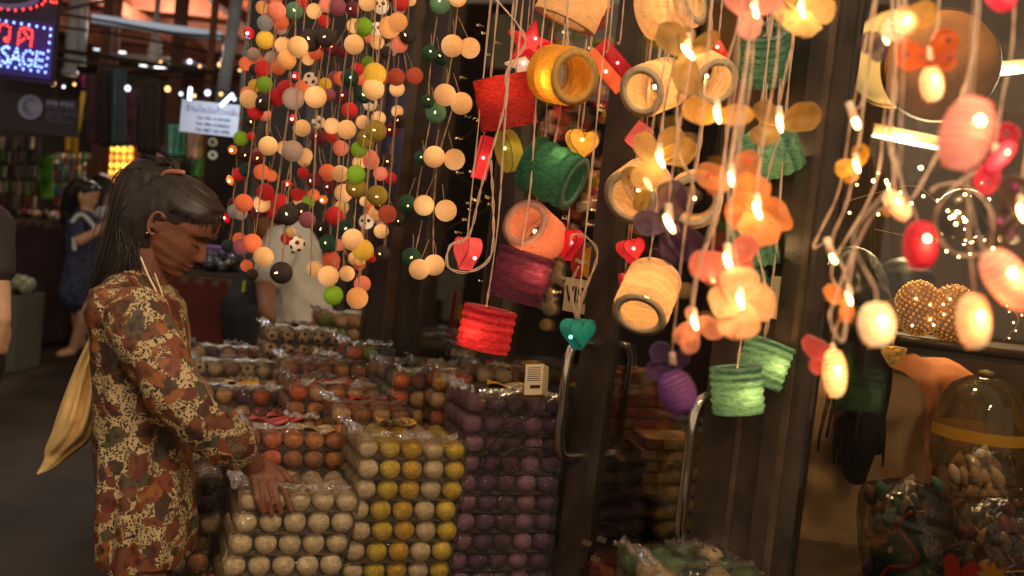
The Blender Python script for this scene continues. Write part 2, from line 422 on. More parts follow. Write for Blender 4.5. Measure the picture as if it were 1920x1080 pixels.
SKIN = mat('tanned_skin', (116, 71, 52), .55, ns=28, na=.2, bs=260, bd=.18)
SKIN2 = mat('pale_skin', (206, 160, 132), .55, ns=30, na=.08)
HAIR = mat('dark_brown_hair', (36, 25, 20), .52, ns=60, na=.35, stretch=(1, 1, .15))
BLKH = mat('black_hair', (22, 18, 18), .45, ns=50, na=.3)
def hair_cap(M4, name, m, parent, grow=1.075, hl=None, K=48, n=72):
    hl = hl or [(-.12, -.10), (-.06, -.085), (-.03, -.055), (-.012, .012), (.02, .018), (.05, .040), (.075, .058), (.095, .072), (.11, .09)]
    b = MB(); I4 = Matrix.Identity(4); sc = M4.to_3x3().col[0].length
    def hz0(q): return q.z - interp(hl, q.x)
    rings = []
    for r_ in headpts(I4, n, K, 1.0, False):
        ring = []
        for q in r_:
            k_ = max(0, min(1, (hz0(q) + .006) / .04)); k_ = k_ * k_ * (3 - 2 * k_)
            ring.append(q * (1.0 + (grow - 1.0) * k_ + .004 * noise.noise(q * 60)))
        rings.append(ring)
    b.loft(rings, True); v = b.v
    b.f = [f for f in b.f if sum(hz0(v[i]) for i in f) / len(f) > -.006]
    b.v = [M4 @ q for q in v]
    me = b.mesh(name, m, True, W[parent].inverted() if parent in W else None)
    bm = bmesh.new(); bm.from_mesh(me)
    bmesh.ops.delete(bm, geom=[q for q in bm.verts if not q.link_faces], context='VERTS')
    bm.to_mesh(me); bm.free()
    o = link(name, me, parent); md = o.modifiers.new('thick', 'SOLIDIFY'); md.thickness = .006; md.offset = -1
    return o

# --- the shopper in the printed dress
wd = 2.22
fp = at(275, 860, wd); wm = thing('person', 'woman in a leopard and leaf print dress reaching for a white ball pack', 'person', (fp.x, fp.y, 0))
Rh = Matrix.Rotation(math.radians(-4), 3, 'Z') @ Matrix.Rotation(math.radians(29), 3, 'Y')
hs = .90
ear = Vector((-.012, -.074, -.008)) * hs
HC = at(296, 419, wd - .075) - Rh @ ear
HM = Matrix.Translation(HC) @ (Rh @ Matrix.Scale(hs, 3)).to_4x4()
b = MB(); b.loft(headpts(HM)); ears(b, HM)
neckb = at(262, 530, wd + .01)
cap(b, HM @ Vector((-.035, 0, -.06)), neckb, .056, .062); cap(b, neckb, at(256, 600, wd), .062, .07)
cap(b, at(258, 600, wd), at(270, 800, wd), .078, .075); cap(b, at(270, 800, wd), at(273, 900, wd + .0), .075, .085)
def P3(l): return [at(*q) for q in l]
# far arm hangs, near arm reaches
chain(b, P3([(262, 575, wd + .17), (275, 760, wd + .19), (330, 880, wd + .2)]), [.05, .042, .032])
chain(b, P3([(252, 580, wd - .14), (345, 772, wd - .17), (452, 846, wd - .06)]), [.05, .042, .029])
wr = at(452, 846, wd - .06); hd = wd - .03
cap(b, wr, at(474, 872, hd), .028, .027)
kn = [at(478, 906, hd - .012), at(494, 911, hd - .004), at(511, 910, hd + .008), at(527, 902, hd + .022)]
pb = at(474, 868, hd); pb2 = at(490, 866, hd + .02)
for i, k in enumerate(kn): cap(b, pb.lerp(pb2, i / 3), k, .0165, .0108)
for i in range(3): cap(b, kn[i].lerp(pb, .3), kn[i + 1].lerp(pb2, .3), .013, .013)
FG = [[(483, 936, hd - .02), (494, 960, hd - .008)], [(502, 938, hd - .012), (510, 964, hd - .002)], [(520, 938, hd + .0), (527, 962, hd + .008)], [(537, 930, hd + .018), (546, 956, hd + .02)]]
for k, f in zip(kn, FG):
    q = [k] + P3(f); cap(b, q[0], q[1], .0090, .0080); cap(b, q[1], q[2], .0080, .0062)
th = P3([(500, 876, hd + .035), (526, 884, hd + .055), (545, 903, hd + .06)]); chain(b, th, [.016, .0115, .0088])
for sy, dx in ((-.052, 0), (.06, 10)):
    kx = at(275 + dx, 1010, wd + sy)
    chain(b, [at(270 + dx, 880, wd + sy), kx, Vector((kx.x - .02, kx.y, .46)), Vector((kx.x - .05, kx.y, .08))], [.060, .058, .050, .036])
    chain(b, [Vector((kx.x - .05, kx.y, .05)), Vector((kx.x + .13, kx.y, .035))], [.038, .03])
body = remesh(b, 'body', SKIN, wm, .0030, 1)
hc = hair_cap(HM, 'hair', HAIR, wm, 1.07, None, 150, 160)
MB()
# ponytail, lengths of hair gathered at the clip and falling down the back
rng = random.Random(4); b = MB()
def HL(x, y, z): return HM @ Vector((x, y, z))
clip = HL(-.070, 0, .098)
main = [HL(-.072, 0, .095), at(268, 318, wd), at(248, 350, wd), at(234, 420, wd), at(216, 490, wd), at(190, 545, wd), at(174, 575, wd)]
for i in range(1500):
    oy, ox = rng.gauss(0, .5), rng.gauss(0, .5); L_ = rng.uniform(.72, 1.0); pts = []
    for k, p in enumerate(main):
        sp = [.006, .017, .023, .027, .028, .022, .014][k]
        pts.append(p + CR @ Vector((ox * sp + .004 * noise.noise((i, k * .7, 1)), 0, oy * sp * 1.1)) + CR @ Vector((.03 * (abs(oy) < .6) * (k in (3, 4)), 0, 0)))
    pts = catmull(pts, 4); pts = pts[:max(4, int(len(pts) * L_))]; n_ = len(pts)
    b.tube(pts, [.0013 * (1 - .7 * (j / n_) ** 2) + .0002 for j in range(n_)], 3)
for i in range(500):                                   # loose hair behind the ear to the nape
    y0 = rng.uniform(-.07, .07); x0 = rng.uniform(-.10, -.02)
    pts = [HL(x0, y0 * 1.05, -.005), HL(x0 - .012, y0 * 1.02, -.06), at(rng.uniform(215, 262), rng.uniform(470, 520), wd + y0), at(rng.uniform(180, 225), rng.uniform(520, 560), wd + y0 * .9)]
    pts = catmull(pts, 5); n_ = len(pts); b.tube(pts, [.0016 * (1 - .7 * (j / n_) ** 2) for j in range(n_)], 3)
for i in range(26):                                   # wisps standing up at the clip
    a = rng.uniform(-.5, 1.2)
    b.tube(catmull([clip, clip + CR @ Vector((-.02 + .02 * math.cos(a), .02 + .02 * rng.random(), rng.uniform(-.02, .02))), clip + CR @ Vector((-.055 - .03 * rng.random(), .03 + .04 * rng.random() - .02, rng.uniform(-.03, .03)))], 4), [.0022 - .00022 * j for j in range(9)], 4)
b.tube(catmull([main[0], main[1], main[2], main[3], main[4], main[5]], 5), [.012 + .026 * math.sin(min(1, k / 15) * PI / 2) * (1 - .6 * max(0, (k - 15) / 10)) for k in range(26)], 12)
b.build('ponytail', HAIR, wm)
hv = MB(); chain(hv, [HL(-.066, 0, .085), at(264, 334, wd), at(250, 376, wd), at(240, 430, wd), at(222, 492, wd), at(196, 540, wd)], [.022, .036, .042, .044, .040, .022])
chain(hv, [HL(-.03, 0, .03), HL(-.06, 0, -.03), at(262, 468, wd), at(240, 520, wd)], [.075, .075, .060, .045])
remesh(hv, 'hair_volume', HAIR, wm, .006, 3, lambda p: .004 * noise.noise(Vector((p.x * 90, p.y * 90, p.z * 8))))
# cap strands over the scalp, combed back to the clip
b = MB()
for i in range(1300):
    y0 = rng.uniform(-1, 1); x0, z0 = rng.choice([(.094, .074), (.085, .068), (.07, .062), (.06, .056), (.045, .046), (.03, .034), (.005, .026), (-.02, .0), (-.035, -.03), (-.05, -.05)]); y = y0 * .078; z0 += rng.random() ** 2 * .05 + (.022 if x0 > .04 else .006)
    p0 = HL(x0 * (1 - .35 * y0 * y0) - .006, y * (.9 if x0 < .04 else .8), z0)
    pm = HL(x0 * .45 - .01, y * .95, .07 + .055 * (1 - y0 * y0)); pe = HL(-.072 + rng.gauss(0, .006), y * .25, .097)
    # keep the strands just proud of the scalp
    pts = []
    for p in catmull([p0, pm, pe], 7):
        q = (HM.inverted() @ p); rr = max(abs(interp(HW, q.z)), .02)
        q.z = min(q.z, .098 + max(0, q.z - .098) * .35)
        xf, xb = interp(XF, q.z), interp(XB, q.z); cx, rx = (xf + xb) / 2, max((xf - xb) / 2, .01)
        m_ = math.sqrt(((q.x - cx) / rx) ** 2 + (q.y / rr) ** 2)
        if m_ > 1e-3: q.x = cx + (q.x - cx) / m_ * min(1.085, max(1.085, 0)); q.y = q.y / m_ * 1.085
        pts.append(HM @ q)
    n_ = len(pts); b.tube(pts, [.0003] + [.0011] * (n_ - 1), 3)
b.build('combed_hair', HAIR, hc)
MB().tube(catmull([HL(-.048, -.012, .118), HL(-.062, -.018, .112), HL(-.082, -.02, .098), HL(-.09, -.016, .08)], 5), .006, 8).build('hair_clip', mat('tortoise_clip', (150, 96, 70), .25), wm)
EYB = mat('eyebrow_hair', (46, 28, 22), .6); LIP = mat('lips', (150, 74, 62), .45)
for sy in (-1, 1):
    def fx(y, z, e=.0):
        xf, xb, hw = interp(XF, z), interp(XB, z), interp(HW, z); cx, rx = (xf + xb) / 2, (xf - xb) / 2
        return cx + rx * max(0, 1 - abs(y / hw) ** (2 / .86)) ** (.86 / 2) + e
    b = MB(); b.tube(catmull([HM @ Vector((fx(sy * y, z, .003), sy * y, z)) for y, z in ((.012, .018), (.025, .024), (.038, .024), (.05, .016))], 4), [.0012, .0018, .0024, .0027, .0028, .0028, .0027, .0025, .0023, .002, .0017, .0013, .001], 6)
    b.build('eyebrow', EYB, wm)
    b = MB(); b.tube(catmull([HM @ Vector((fx(sy * y, z, -.0035 + e), sy * y, z)) for y, z, e in ((.018, -.004, -.002), (.026, -.008, .001), (.034, -.009, .0015), (.044, -.005, -.001))], 4), .0016, 6)
    for k in range(9):
        y = .019 + .003 * k; p = HM @ Vector((fx(sy * y, -.008, -.003), sy * y, -.0075)); b.tube([p, p + Rh @ Vector((.006, sy * .002, -.0055))], [.0007, .0002], 4)
    b.build('eyelashes', EYB, wm)
    MB().sphere(HM @ Vector((-.018, sy * .083, -.040)), .003, 8, 6).build('earring', mat('silver', (220, 215, 210), .15, metal=1), wm)
b = MB()
for z, hgt, wdt, e in ((-.064, .0052, .021, .0048), (-.0765, .0052, .018, .0048)):
    b.grid(lambda u, v: HM @ Vector((fx((u - .5) * 2 * wdt, z, 0) + e * (math.exp(-((u - .5) * 2 * .95) ** 2)) + .0022 * math.cos((v - .5) * PI) - .0012, (u - .5) * 2 * wdt, z + (v - .5) * 2 * hgt * (1 - (abs(u - .5) * 2) ** 2.2))), 14, 6)
b.build('lips', LIP, wm)
# dress
def dress_mat():
    m = bpy.data.materials.new('printed_dress_cloth'); m.use_nodes = True; nt = m.node_tree; N = nt.nodes; L = nt.links; b = N['Principled BSDF']; b.inputs['Roughness'].default_value = .7
    tc = N.new('ShaderNodeTexCoord'); U = tc.outputs['Object']
    dn = N.new('ShaderNodeTexNoise'); dn.inputs['Scale'].default_value = 22; L.new(U, dn.inputs[0])
    mixv = N.new('ShaderNodeVectorMath'); mixv.operation = 'MULTIPLY_ADD'; mixv.inputs[1].default_value = (.035, .035, .035); L.new(dn.outputs['Color'], mixv.inputs[0]); L.new(U, mixv.inputs[2])
    def vor(scale, feat='F1'):
        v = N.new('ShaderNodeTexVoronoi'); v.inputs['Scale'].default_value = scale; v.feature = feat; L.new(mixv.outputs[0], v.inputs['Vector']); return v
    def thr(sock, a, b_):
        r = N.new('ShaderNodeMapRange'); r.inputs[1].default_value = a; r.inputs[2].default_value = b_; r.inputs[3].default_value = 0; r.inputs[4].default_value = 1; L.new(sock, r.inputs[0]); return r.outputs[0]
    def mix(fac, a, b_):
        x = N.new('ShaderNodeMix'); x.data_type = 'RGBA'; L.new(fac, x.inputs[0])
        for s_, q in ((6, a), (7, b_)):
            if isinstance(q, tuple): x.inputs[s_].default_value = (*lin(q), 1)
            else: L.new(q, x.inputs[s_])
        return x.outputs[2]
    v1 = vor(190, 'F1'); spots = thr(v1.outputs['Distance'], .50, .42)
    v4 = vor(60); c1 = mix(thr(v4.outputs['Distance'], .22, .14), (184, 158, 116), (150, 112, 72))
    leo = mix(spots, c1, (34, 26, 22))
    dn2 = N.new('ShaderNodeTexNoise'); dn2.inputs['Scale'].default_value = 16; dn2.inputs['Detail'].default_value = 3; L.new(U, dn2.inputs[0])
    mv2 = N.new('ShaderNodeVectorMath'); mv2.operation = 'MULTIPLY_ADD'; mv2.inputs[1].default_value = (.085, .085, .085); L.new(dn2.outputs['Color'], mv2.inputs[0]); L.new(U, mv2.inputs[2])
    v2 = N.new('ShaderNodeTexVoronoi'); v2.inputs['Scale'].default_value = 27; L.new(mv2.outputs[0], v2.inputs['Vector']); patch = thr(v2.outputs['Distance'], .60, .57)
    sep = N.new('ShaderNodeSeparateColor'); L.new(v2.outputs['Color'], sep.inputs[0])
    cr = N.new('ShaderNodeValToRGB'); cr.color_ramp.interpolation = 'CONSTANT'
    els = [(0, (116, 58, 34)), (.2, (94, 42, 30)), (.38, (138, 80, 38)), (.54, (78, 72, 54)), (.68, (106, 60, 36)), (.84, (66, 48, 36))]
    for i, (p, c) in enumerate(els):
        e = cr.color_ramp.elements[i] if i < 2 else cr.color_ramp.elements.new(p); e.position = p; e.color = (*lin(c), 1)
    L.new(sep.outputs[0], cr.inputs[0])
    nn = N.new('ShaderNodeTexNoise'); nn.inputs['Scale'].default_value = 60; nn.inputs['Detail'].default_value = 5; L.new(U, nn.inputs[0])
    petal_ = mix(thr(nn.outputs['Fac'], .5, .66), cr.outputs[0], (58, 30, 22))
    keep = thr(sep.outputs[1], .06, .09)
    mu = N.new('ShaderNodeMath'); mu.operation = 'MULTIPLY'; L.new(patch, mu.inputs[0]); L.new(keep, mu.inputs[1])
    L.new(mix(mu.outputs[0], leo, petal_), b.inputs['Base Color'])
    n2 = N.new('ShaderNodeTexNoise'); n2.inputs['Scale'].default_value = 26; n2.inputs['Detail'].default_value = 3; L.new(U, n2.inputs[0])
    bp = N.new('ShaderNodeBump'); bp.inputs['Strength'].default_value = .35; bp.inputs['Distance'].default_value = .02; L.new(n2.outputs['Fac'], bp.inputs['Height']); L.new(bp.outputs[0], b.inputs['Normal'])
    return m
DRS = dress_mat()
rows = [(508, 238, 288, .075), (524, 212, 302, .12), (545, 192, 318, .165), (575, 181, 336, .19), (640, 184, 346, .165), (720, 187, 346, .145), (800, 189, 349, .14), (880, 190, 353, .14), (950, 191, 356, .142), (990, 192, 357, .14), (1034, 195, 352, .138), (1050, 200, 346, .134)]
rings = []; NR = 72
ys = [508 + (1050 - 508) * i / 46 for i in range(47)]
for y in ys:
    xb, xf, hw = (interp([(r[0], r[k]) for r in rows], y) for k in (1, 2, 3)); c = at((xb + xf) / 2, y, wd); a_ = (xf - xb) / 2 * wd / F; ring = []
    g_ = min(1, max(0, (y - 600) / 350)); e = max(0, (y - 978) / 60)
    for j in range(NR):
        t_ = 2 * PI * j / NR; ca, sa = math.cos(t_), math.sin(t_)
        k_ = 1 + g_ * (.040 * math.sin(7 * t_ + y * .012) + .032 * math.sin(11 * t_ + 1.3 - y * .009)) + .03 * math.sin(9 * t_ + y * .022) + .06 * noise.noise((ca * 1.8, sa * 1.8, y * .009)) * (.4 + g_) + .018 * noise.noise((ca * 5, sa * 5, y * .03))
        ring.append(c + CR @ Vector((ca * a_ * k_, .005 * e * math.sin(5 * t_), -sa * hw * k_ * (1 if y > 540 else .9))))
    rings.append(ring)
b = MB(); b.loft(rings, False); dr = b.build('dress', DRS, wm)
slv = [(246, 566, 46, -.15), (258, 600, 58, -.165), (286, 660, 53, -.18), (320, 722, 50, -.185), (352, 768, 46, -.18), (388, 800, 46, -.15), (420, 824, 48, -.12), (444, 842, 44, -.09), (458, 850, 30, -.07), (464, 853, 24, -.065)]
cp = catmull([at(x, y, wd + o) for x, y, r, o in slv], 5); rs = [interp([(i * 5, s_[2]) for i, s_ in enumerate(slv)], i) for i in range(len(cp))]
rings = []; up = None
for i, p in enumerate(cp):
    t = (cp[min(i + 1, len(cp) - 1)] - cp[max(i - 1, 0)]).normalized(); u = (CR @ Vector((0, 0, 1))); u = (u - t * u.dot(t)).normalized(); v_ = t.cross(u); r = rs[i] * wd / F; ring = []
    for j in range(40):
        a = 2 * PI * j / 40; ca, sa = math.cos(a), math.sin(a)
        k_ = 1 + .10 * noise.noise((ca * 1.6, sa * 1.6, i * .22)) + .05 * math.sin(i * .8 + 2 * ca) + .03 * noise.noise((ca * 5, sa * 5, i * .4))
        ring.append(p + (u * ca * .86 + v_ * sa) * r * k_)
    rings.append(ring)
b = MB(); b.loft(rings, False); b.build('sleeve', DRS, dr)
slv2 = [at(262, 570, wd + .15), at(272, 680, wd + .18), at(290, 780, wd + .19), at(335, 870, wd + .2)]
MB().tube(catmull(slv2, 4), [.055] * 13, 16).build('sleeve', DRS, dr)
WCO = mat('white_cord', (232, 206, 184), .5)
MB().tube(catmull([at(264, 482, wd - .085), at(276, 512, wd - .10), at(290, 540, wd - .12), at(302, 566, wd - .13)], 5), .0022, 6).build('neck_cord', WCO, wm)
MB().tube(catmull([at(290, 512, wd - .06), at(302, 545, wd - .085), at(312, 578, wd - .10)], 5), .0016, 6).build('neck_cord', WCO, wm)
# tote bag on her far shoulder
tb = at(120, 760, wd + .05); bag = thing('tote_bag', 'cream cloth bag hanging behind the woman in the printed dress', 'bag', at(75, 890, wd + .05))
TB = mat('cream_cloth', (226, 188, 124), .8, ns=60, na=.08, bs=220, bd=.2)
top = [(190, 612), (188, 700), (186, 780), (184, 800)]
LB = [(176, 618), (150, 668), (128, 720), (108, 775), (96, 812), (84, 842), (82, 862), (68, 888)]; RB2 = [(196, 640), (194, 700), (192, 745), (186, 790), (168, 826), (136, 852), (104, 876), (72, 891)]
rings = []
la = catmull([Vector((x, y, 0)) for x, y in LB], 6); ra = catmull([Vector((x, y, 0)) for x, y in RB2], 6)
for i, (l, r) in enumerate(zip(la, ra)):
    ring = []; n_ = 44; q = i / (len(la) - 1)
    for j in range(n_):
        a = 2 * PI * j / n_; f_ = (math.cos(a) + 1) / 2
        x = l.x + (r.x - l.x) * f_; y = l.y + (r.y - l.y) * f_
        th_ = (.022 + .075 * math.sin(min(1, q * 1.25) * PI)) * (.35 + .65 * math.sin(q * PI))
        fold = 1 + .35 * math.sin(f_ * 19 + q * 3 + 2 * noise.noise((f_ * 3, q * 3, 2))) * (1 - q * .8) + .10 * noise.noise((f_ * 6, q * 9, 0)) + .25 * math.sin(q * 30 + f_ * 4) * (q > .72) * .5
        ring.append(at(x, y, wd + .07 - math.sin(a) * th_ * fold))
    rings.append(ring)
MB().loft(rings).build('cloth', TB, bag)
MB().tube(catmull([at(185, 620, wd + .08), at(205, 575, wd + .12), at(225, 548, wd + .16), at(252, 560, wd + .15)], 5), .010, 8).build('strap', TB, bag)

# --- people farther off, simpler
def figure(label, H, facing, joints, clothes, skin=SKIN2, hair=BLKH, hairstyle=None, vox=.011, group=None, pitch=10, hscale=1.0, cl_disp=None):
    """H head centre, joints: dict of chains [(points), (radii)], clothes: list of (name, material, chains)"""
    fl = joints[0][0][0]
    t = thing('person', label, 'person', (H.x, H.y, 0), group)
    Rf = Matrix.Rotation(math.radians(facing), 3, 'Z') @ Matrix.Rotation(math.radians(pitch), 3, 'Y')
    HM_ = Matrix.Translation(H) @ (Rf @ Matrix.Scale(hscale, 3)).to_4x4(); b = MB(); b.loft(headpts(HM_, 40, 36)); ears(b, HM_)
    for pts, rs_ in joints: chain(b, pts, rs_)
    remesh(b, 'body', skin, t, vox, 2)
    for nm, m, chs in clothes:
        b = MB()
        for pts, rs_ in chs: chain(b, pts, rs_)
        remesh(b, nm, m, t, vox, 3, lambda p: .010 * noise.noise(p * 14))
    h = hair_cap(HM_, 'hair', hair, t, 1.10, None, 30, 40)
    if hairstyle:
        b = MB(); r_ = random.Random(3)
        for i in range(110):
            o = Vector((r_.gauss(0, .02), r_.gauss(0, .022), 0)); pts = catmull([HM_ @ (Vector(p) + o * min(1.3, .4 + .3 * k)) for k, p in enumerate(hairstyle)], 3); n_ = len(pts)
            pts = pts[:max(4, int(n_ * r_.uniform(.72, 1)))]; n_ = len(pts)
            b.tube(pts, [.009 * (1 - .85 * (j / n_) ** 2) for j in range(n_)], 5)
        b.build('loose_hair', hair, t)
        b = MB(); hp_ = [HM_ @ Vector(p) for p in hairstyle]; chain(b, hp_, [.08, .082, .07, .052, .03][:len(hp_)]); remesh(b, 'hair_volume', hair, t, vox, 2, lambda p: .006 * noise.noise(Vector((p.x * 60, p.y * 60, p.z * 6))))
    return t, HM_
def gp(px, py, d): return at(px, py, d)
NAVY = mat('navy_print_cloth', (54, 58, 92), .8, ns=26, na=.7); WHT = mat('white_trim', (215, 220, 225), .7)
d = 8.4
gj = [([gp(163, 392, d), gp(160, 410, d)], [.055, .06]), ([gp(146, 412, d - .12), gp(150, 452, d - .2), gp(192, 428, d - .12)], [.05, .042, .032]), ([gp(192, 428, d - .12), gp(202, 414, d - .1)], [.035, .03]),
      ([gp(176, 415, d + .12), gp(188, 450, d + .12), gp(204, 420, d + .02)], [.045, .04, .03]),
      ([gp(158, 535, d), gp(160, 596, d - .05), gp(138, 652, d)], [.09, .065, .04]), ([gp(150, 535, d + .1), gp(148, 600, d + .12), gp(150, 640, d + .25)], [.09, .06, .04]), ([gp(135, 658, d), gp(112, 664, d - .1)], [.04, .03]), ([gp(150, 646, d + .25), gp(164, 650, d + .2)], [.04, .03])]
gc = [('dress', NAVY, [([gp(150, 412, d - .11), gp(178, 414, d + .12)], [.07, .065]), ([gp(158, 425, d), gp(158, 480, d), gp(155, 548, d)], [.15, .14, .19]), ([gp(146, 414, d - .12), gp(148, 440, d - .17)], [.068, .062])])]
girl, GM = figure('girl in a navy print dress with white trim photographing with a phone', gp(163, 366, d), -8, gj, gc, hairstyle=[(-.08, 0, .05), (-.12, 0, -.02), (-.13, 0, -.14), (-.12, 0, -.26)], pitch=12)
b = MB()
for pts in ([(134, 418, d - .2), (150, 402, d - .18), (166, 412, d - .17), (184, 436, d - .13)], [(170, 398, d - .02), (180, 418, d - .04), (188, 442, d - .06)], [(141, 425, d - .16), (139, 450, d - .2), (140, 470, d - .2)]):
    b.tube(catmull([gp(*q) for q in pts], 4), .018, 8)
b.build('white_trim', WHT, girl)
b = MB(); b.tube(catmull([GM @ Vector((.06, y, .085)) for y in (-.06, -.03, .03, .06)], 3), .014, 8); b.build('hair_band', mat('shiny_band', (150, 160, 180), .2), girl)
ph = thing('phone', 'dark phone held up by the girl in navy', 'phone', gp(206, 410, d - .08)); MB().box(gp(206, 408, d - .09), .02, .08, .15, Matrix.Rotation(.3, 3, 'Y')).build('case', mat('phone_black', (24, 24, 28), .2), ph, False)
MB().sphere(gp(204, 400, d - .1), .012, 8, 6).build('lens', mat('phone_lens', (200, 210, 220), .1), ph)
d = 4.7; TEE = mat('white_tee', (180, 178, 176), .8, bs=13, bd=1.0); NVY = mat('black_backpack_cloth', (34, 34, 42), .7, bs=30, bd=.2); BRN = mat('brown_skin', (128, 84, 58), .6)
mj = [([gp(520, 430, d), gp(535, 452, d)], [.055, .06]), ([gp(524, 468, d - .16), gp(498, 536, d - .24), gp(500, 580, d - .4)], [.055, .046, .036]), ([gp(500, 580, d - .4), gp(506, 596, d - .45)], [.04, .03]), ([gp(545, 465, d + .2), gp(520, 540, d + .2), gp(490, 560, d + .1)], [.055, .045, .035]), ([gp(566, 640, d), gp(568, 800, d)], [.11, .085]), ([gp(566, 800, d), gp(570, 960, d)], [.085, .05])]
mc = [('tee_shirt', TEE, [([gp(528, 462, d - .14), gp(560, 458, d + .16)], [.085, .08]), ([gp(545, 470, d), gp(556, 530, d), gp(566, 610, d)], [.145, .135, .15]), ([gp(524, 470, d - .16), gp(506, 512, d - .22)], [.085, .08]), ([gp(580, 520, d), gp(582, 590, d)], [.09, .11])]),
      ('trousers', NVY, [([gp(566, 620, d), gp(566, 800, d - .08), gp(570, 980, d - .05)], [.16, .1, .08])])]
man, MMx = figure('man in a white tee shirt leaning behind the ball curtain', gp(508, 410, d), 185, mj, mc, skin=BRN, pitch=25)
bk = thing('backpack', 'black backpack worn on the front of the man in white', 'backpack', gp(478, 640, d - .05)); b = MB(); chain(b, [gp(486, 520, d - .02), gp(474, 580, d - .02), gp(478, 640, d)], [.10, .15, .14]); remesh(b, 'bag', NVY, bk, .014, 3)
MB().tube(catmull([gp(556, 456, d - .16), gp(538, 480, d - .2), gp(512, 530, d - .2), gp(492, 560, d - .18)], 4), .022, 8).build('strap', NVY, bk)
MB().box(gp(458, 537, d - .16), .014, .02, .05).build('tag', mat('lime_tag', (170, 190, 40), .5), bk, False)
DK = mat('dark_cloth', (46, 40, 42), .8, bs=14, bd=.3); WT = mat('white_blouse', (214, 216, 220), .8, bs=14, bd=.4)
for lab, hp, dd, fc, cm_, st in (('dark haired person standing just behind the woman', (322, 306), 6.4, 200, DK, None), ('long haired person in black behind the girl in navy', (194, 352), 9.6, 90, DK, [(-.08, 0, .05), (-.11, 0, -.03), (-.12, 0, -.16), (-.1, 0, -.32)]),
                              ('person in a white blouse half hidden by the ponytail', (236, 348), 8.8, 170, WT, None)):
    h = gp(*hp, dd); z = h.z
    def q(x, y, zz): return Vector((h.x + x, h.y + y, zz))
    jj = [([q(0, 0, z - .1), q(0, 0, z - .2)], [.055, .06])] + [([q(s_ * .19, 0, z - .28), q(s_ * .22, -.02, z - .56), q(s_ * .16, -.16, z - .78)], [.05, .042, .032]) for s_ in (-1, 1)] + [([q(s_ * .09, 0, z - .8), q(s_ * .09, 0, z - 1.2), q(s_ * .09, 0, .06)], [.09, .06, .045]) for s_ in (-1, 1)]
    cc = [('shirt', cm_, [([q(-.15, 0, z - .27), q(.15, 0, z - .27)], [.08, .08]), ([q(0, 0, z - .3), q(0, 0, z - .8)], [.15, .16])] + [([q(s_ * .19, 0, z - .28), q(s_ * .215, -.01, z - .45)], [.07, .065]) for s_ in (-1, 1)]), ('trousers', DK, [([q(s_ * .09, 0, z - .82), q(s_ * .09, 0, .12)], [.11, .08]) for s_ in (-1, 1)])]
    figure(lab, h, fc, jj, cc, hairstyle=st, pitch=4)
# passer-by cut by the left edge
d = 3.3; GP0 = gp; gp = lambda x, y, d_: GP0(x - 24, y, d_)
h = gp(-80, 330, d); z = h.z
ej = [([h + Vector((0, 0, -.1)), h + Vector((0, 0, -.2))], [.055, .06]), ([gp(2, 440, d - .1), gp(18, 545, d - .12), gp(26, 600, d - .2)], [.05, .042, .03])]
wr_ = gp(27, 602, d - .2); kk = [gp(22, 632, d - .21), gp(27, 634, d - .2), gp(31, 633, d - .19), gp(35, 629, d - .18)]
for i, k in enumerate(kk): ej += [([wr_, k], [.026, .014]), ([k, gp(20 + i * 5, 648, d - .21 + .01 * i), gp(19 + i * 5, 662, d - .2 + .01 * i)], [.0115, .01, .008])]
ej += [([wr_, gp(38, 620, d - .17), gp(40, 640, d - .16)], [.02, .013, .009]), ([gp(-150, 420, d + .1), gp(-160, 560, d + .1), gp(-150, 680, d)], [.05, .04, .03])] + [([gp(-70 + s_, 700, d), gp(-70 + s_, 950, d), gp(-70 + s_, 1180, d)], [.1, .07, .05]) for s_ in (-110, -40)]
ec = [('tee_shirt', mat('plum_black_tee', (54, 44, 46), .8, bs=14, bd=.4), [([gp(-120, 415, d), gp(-22, 412, d)], [.09, .09]), ([gp(-70, 430, d), gp(-66, 560, d), gp(-66, 690, d)], [.17, .15, .16]), ([gp(-4, 420, d - .08), gp(8, 500, d - .11)], [.085, .075])]),
      ('trousers', DK, [([gp(-70 + s_, 700, d), gp(-70 + s_, 950, d), gp(-70 + s_, 1150, d)], [.13, .1, .08]) for s_ in (-110, -40)])]
eb, _ = figure('passer by in a dark tee shirt cut by the left edge', h, 250, ej, ec, vox=.008)
gp = GP0
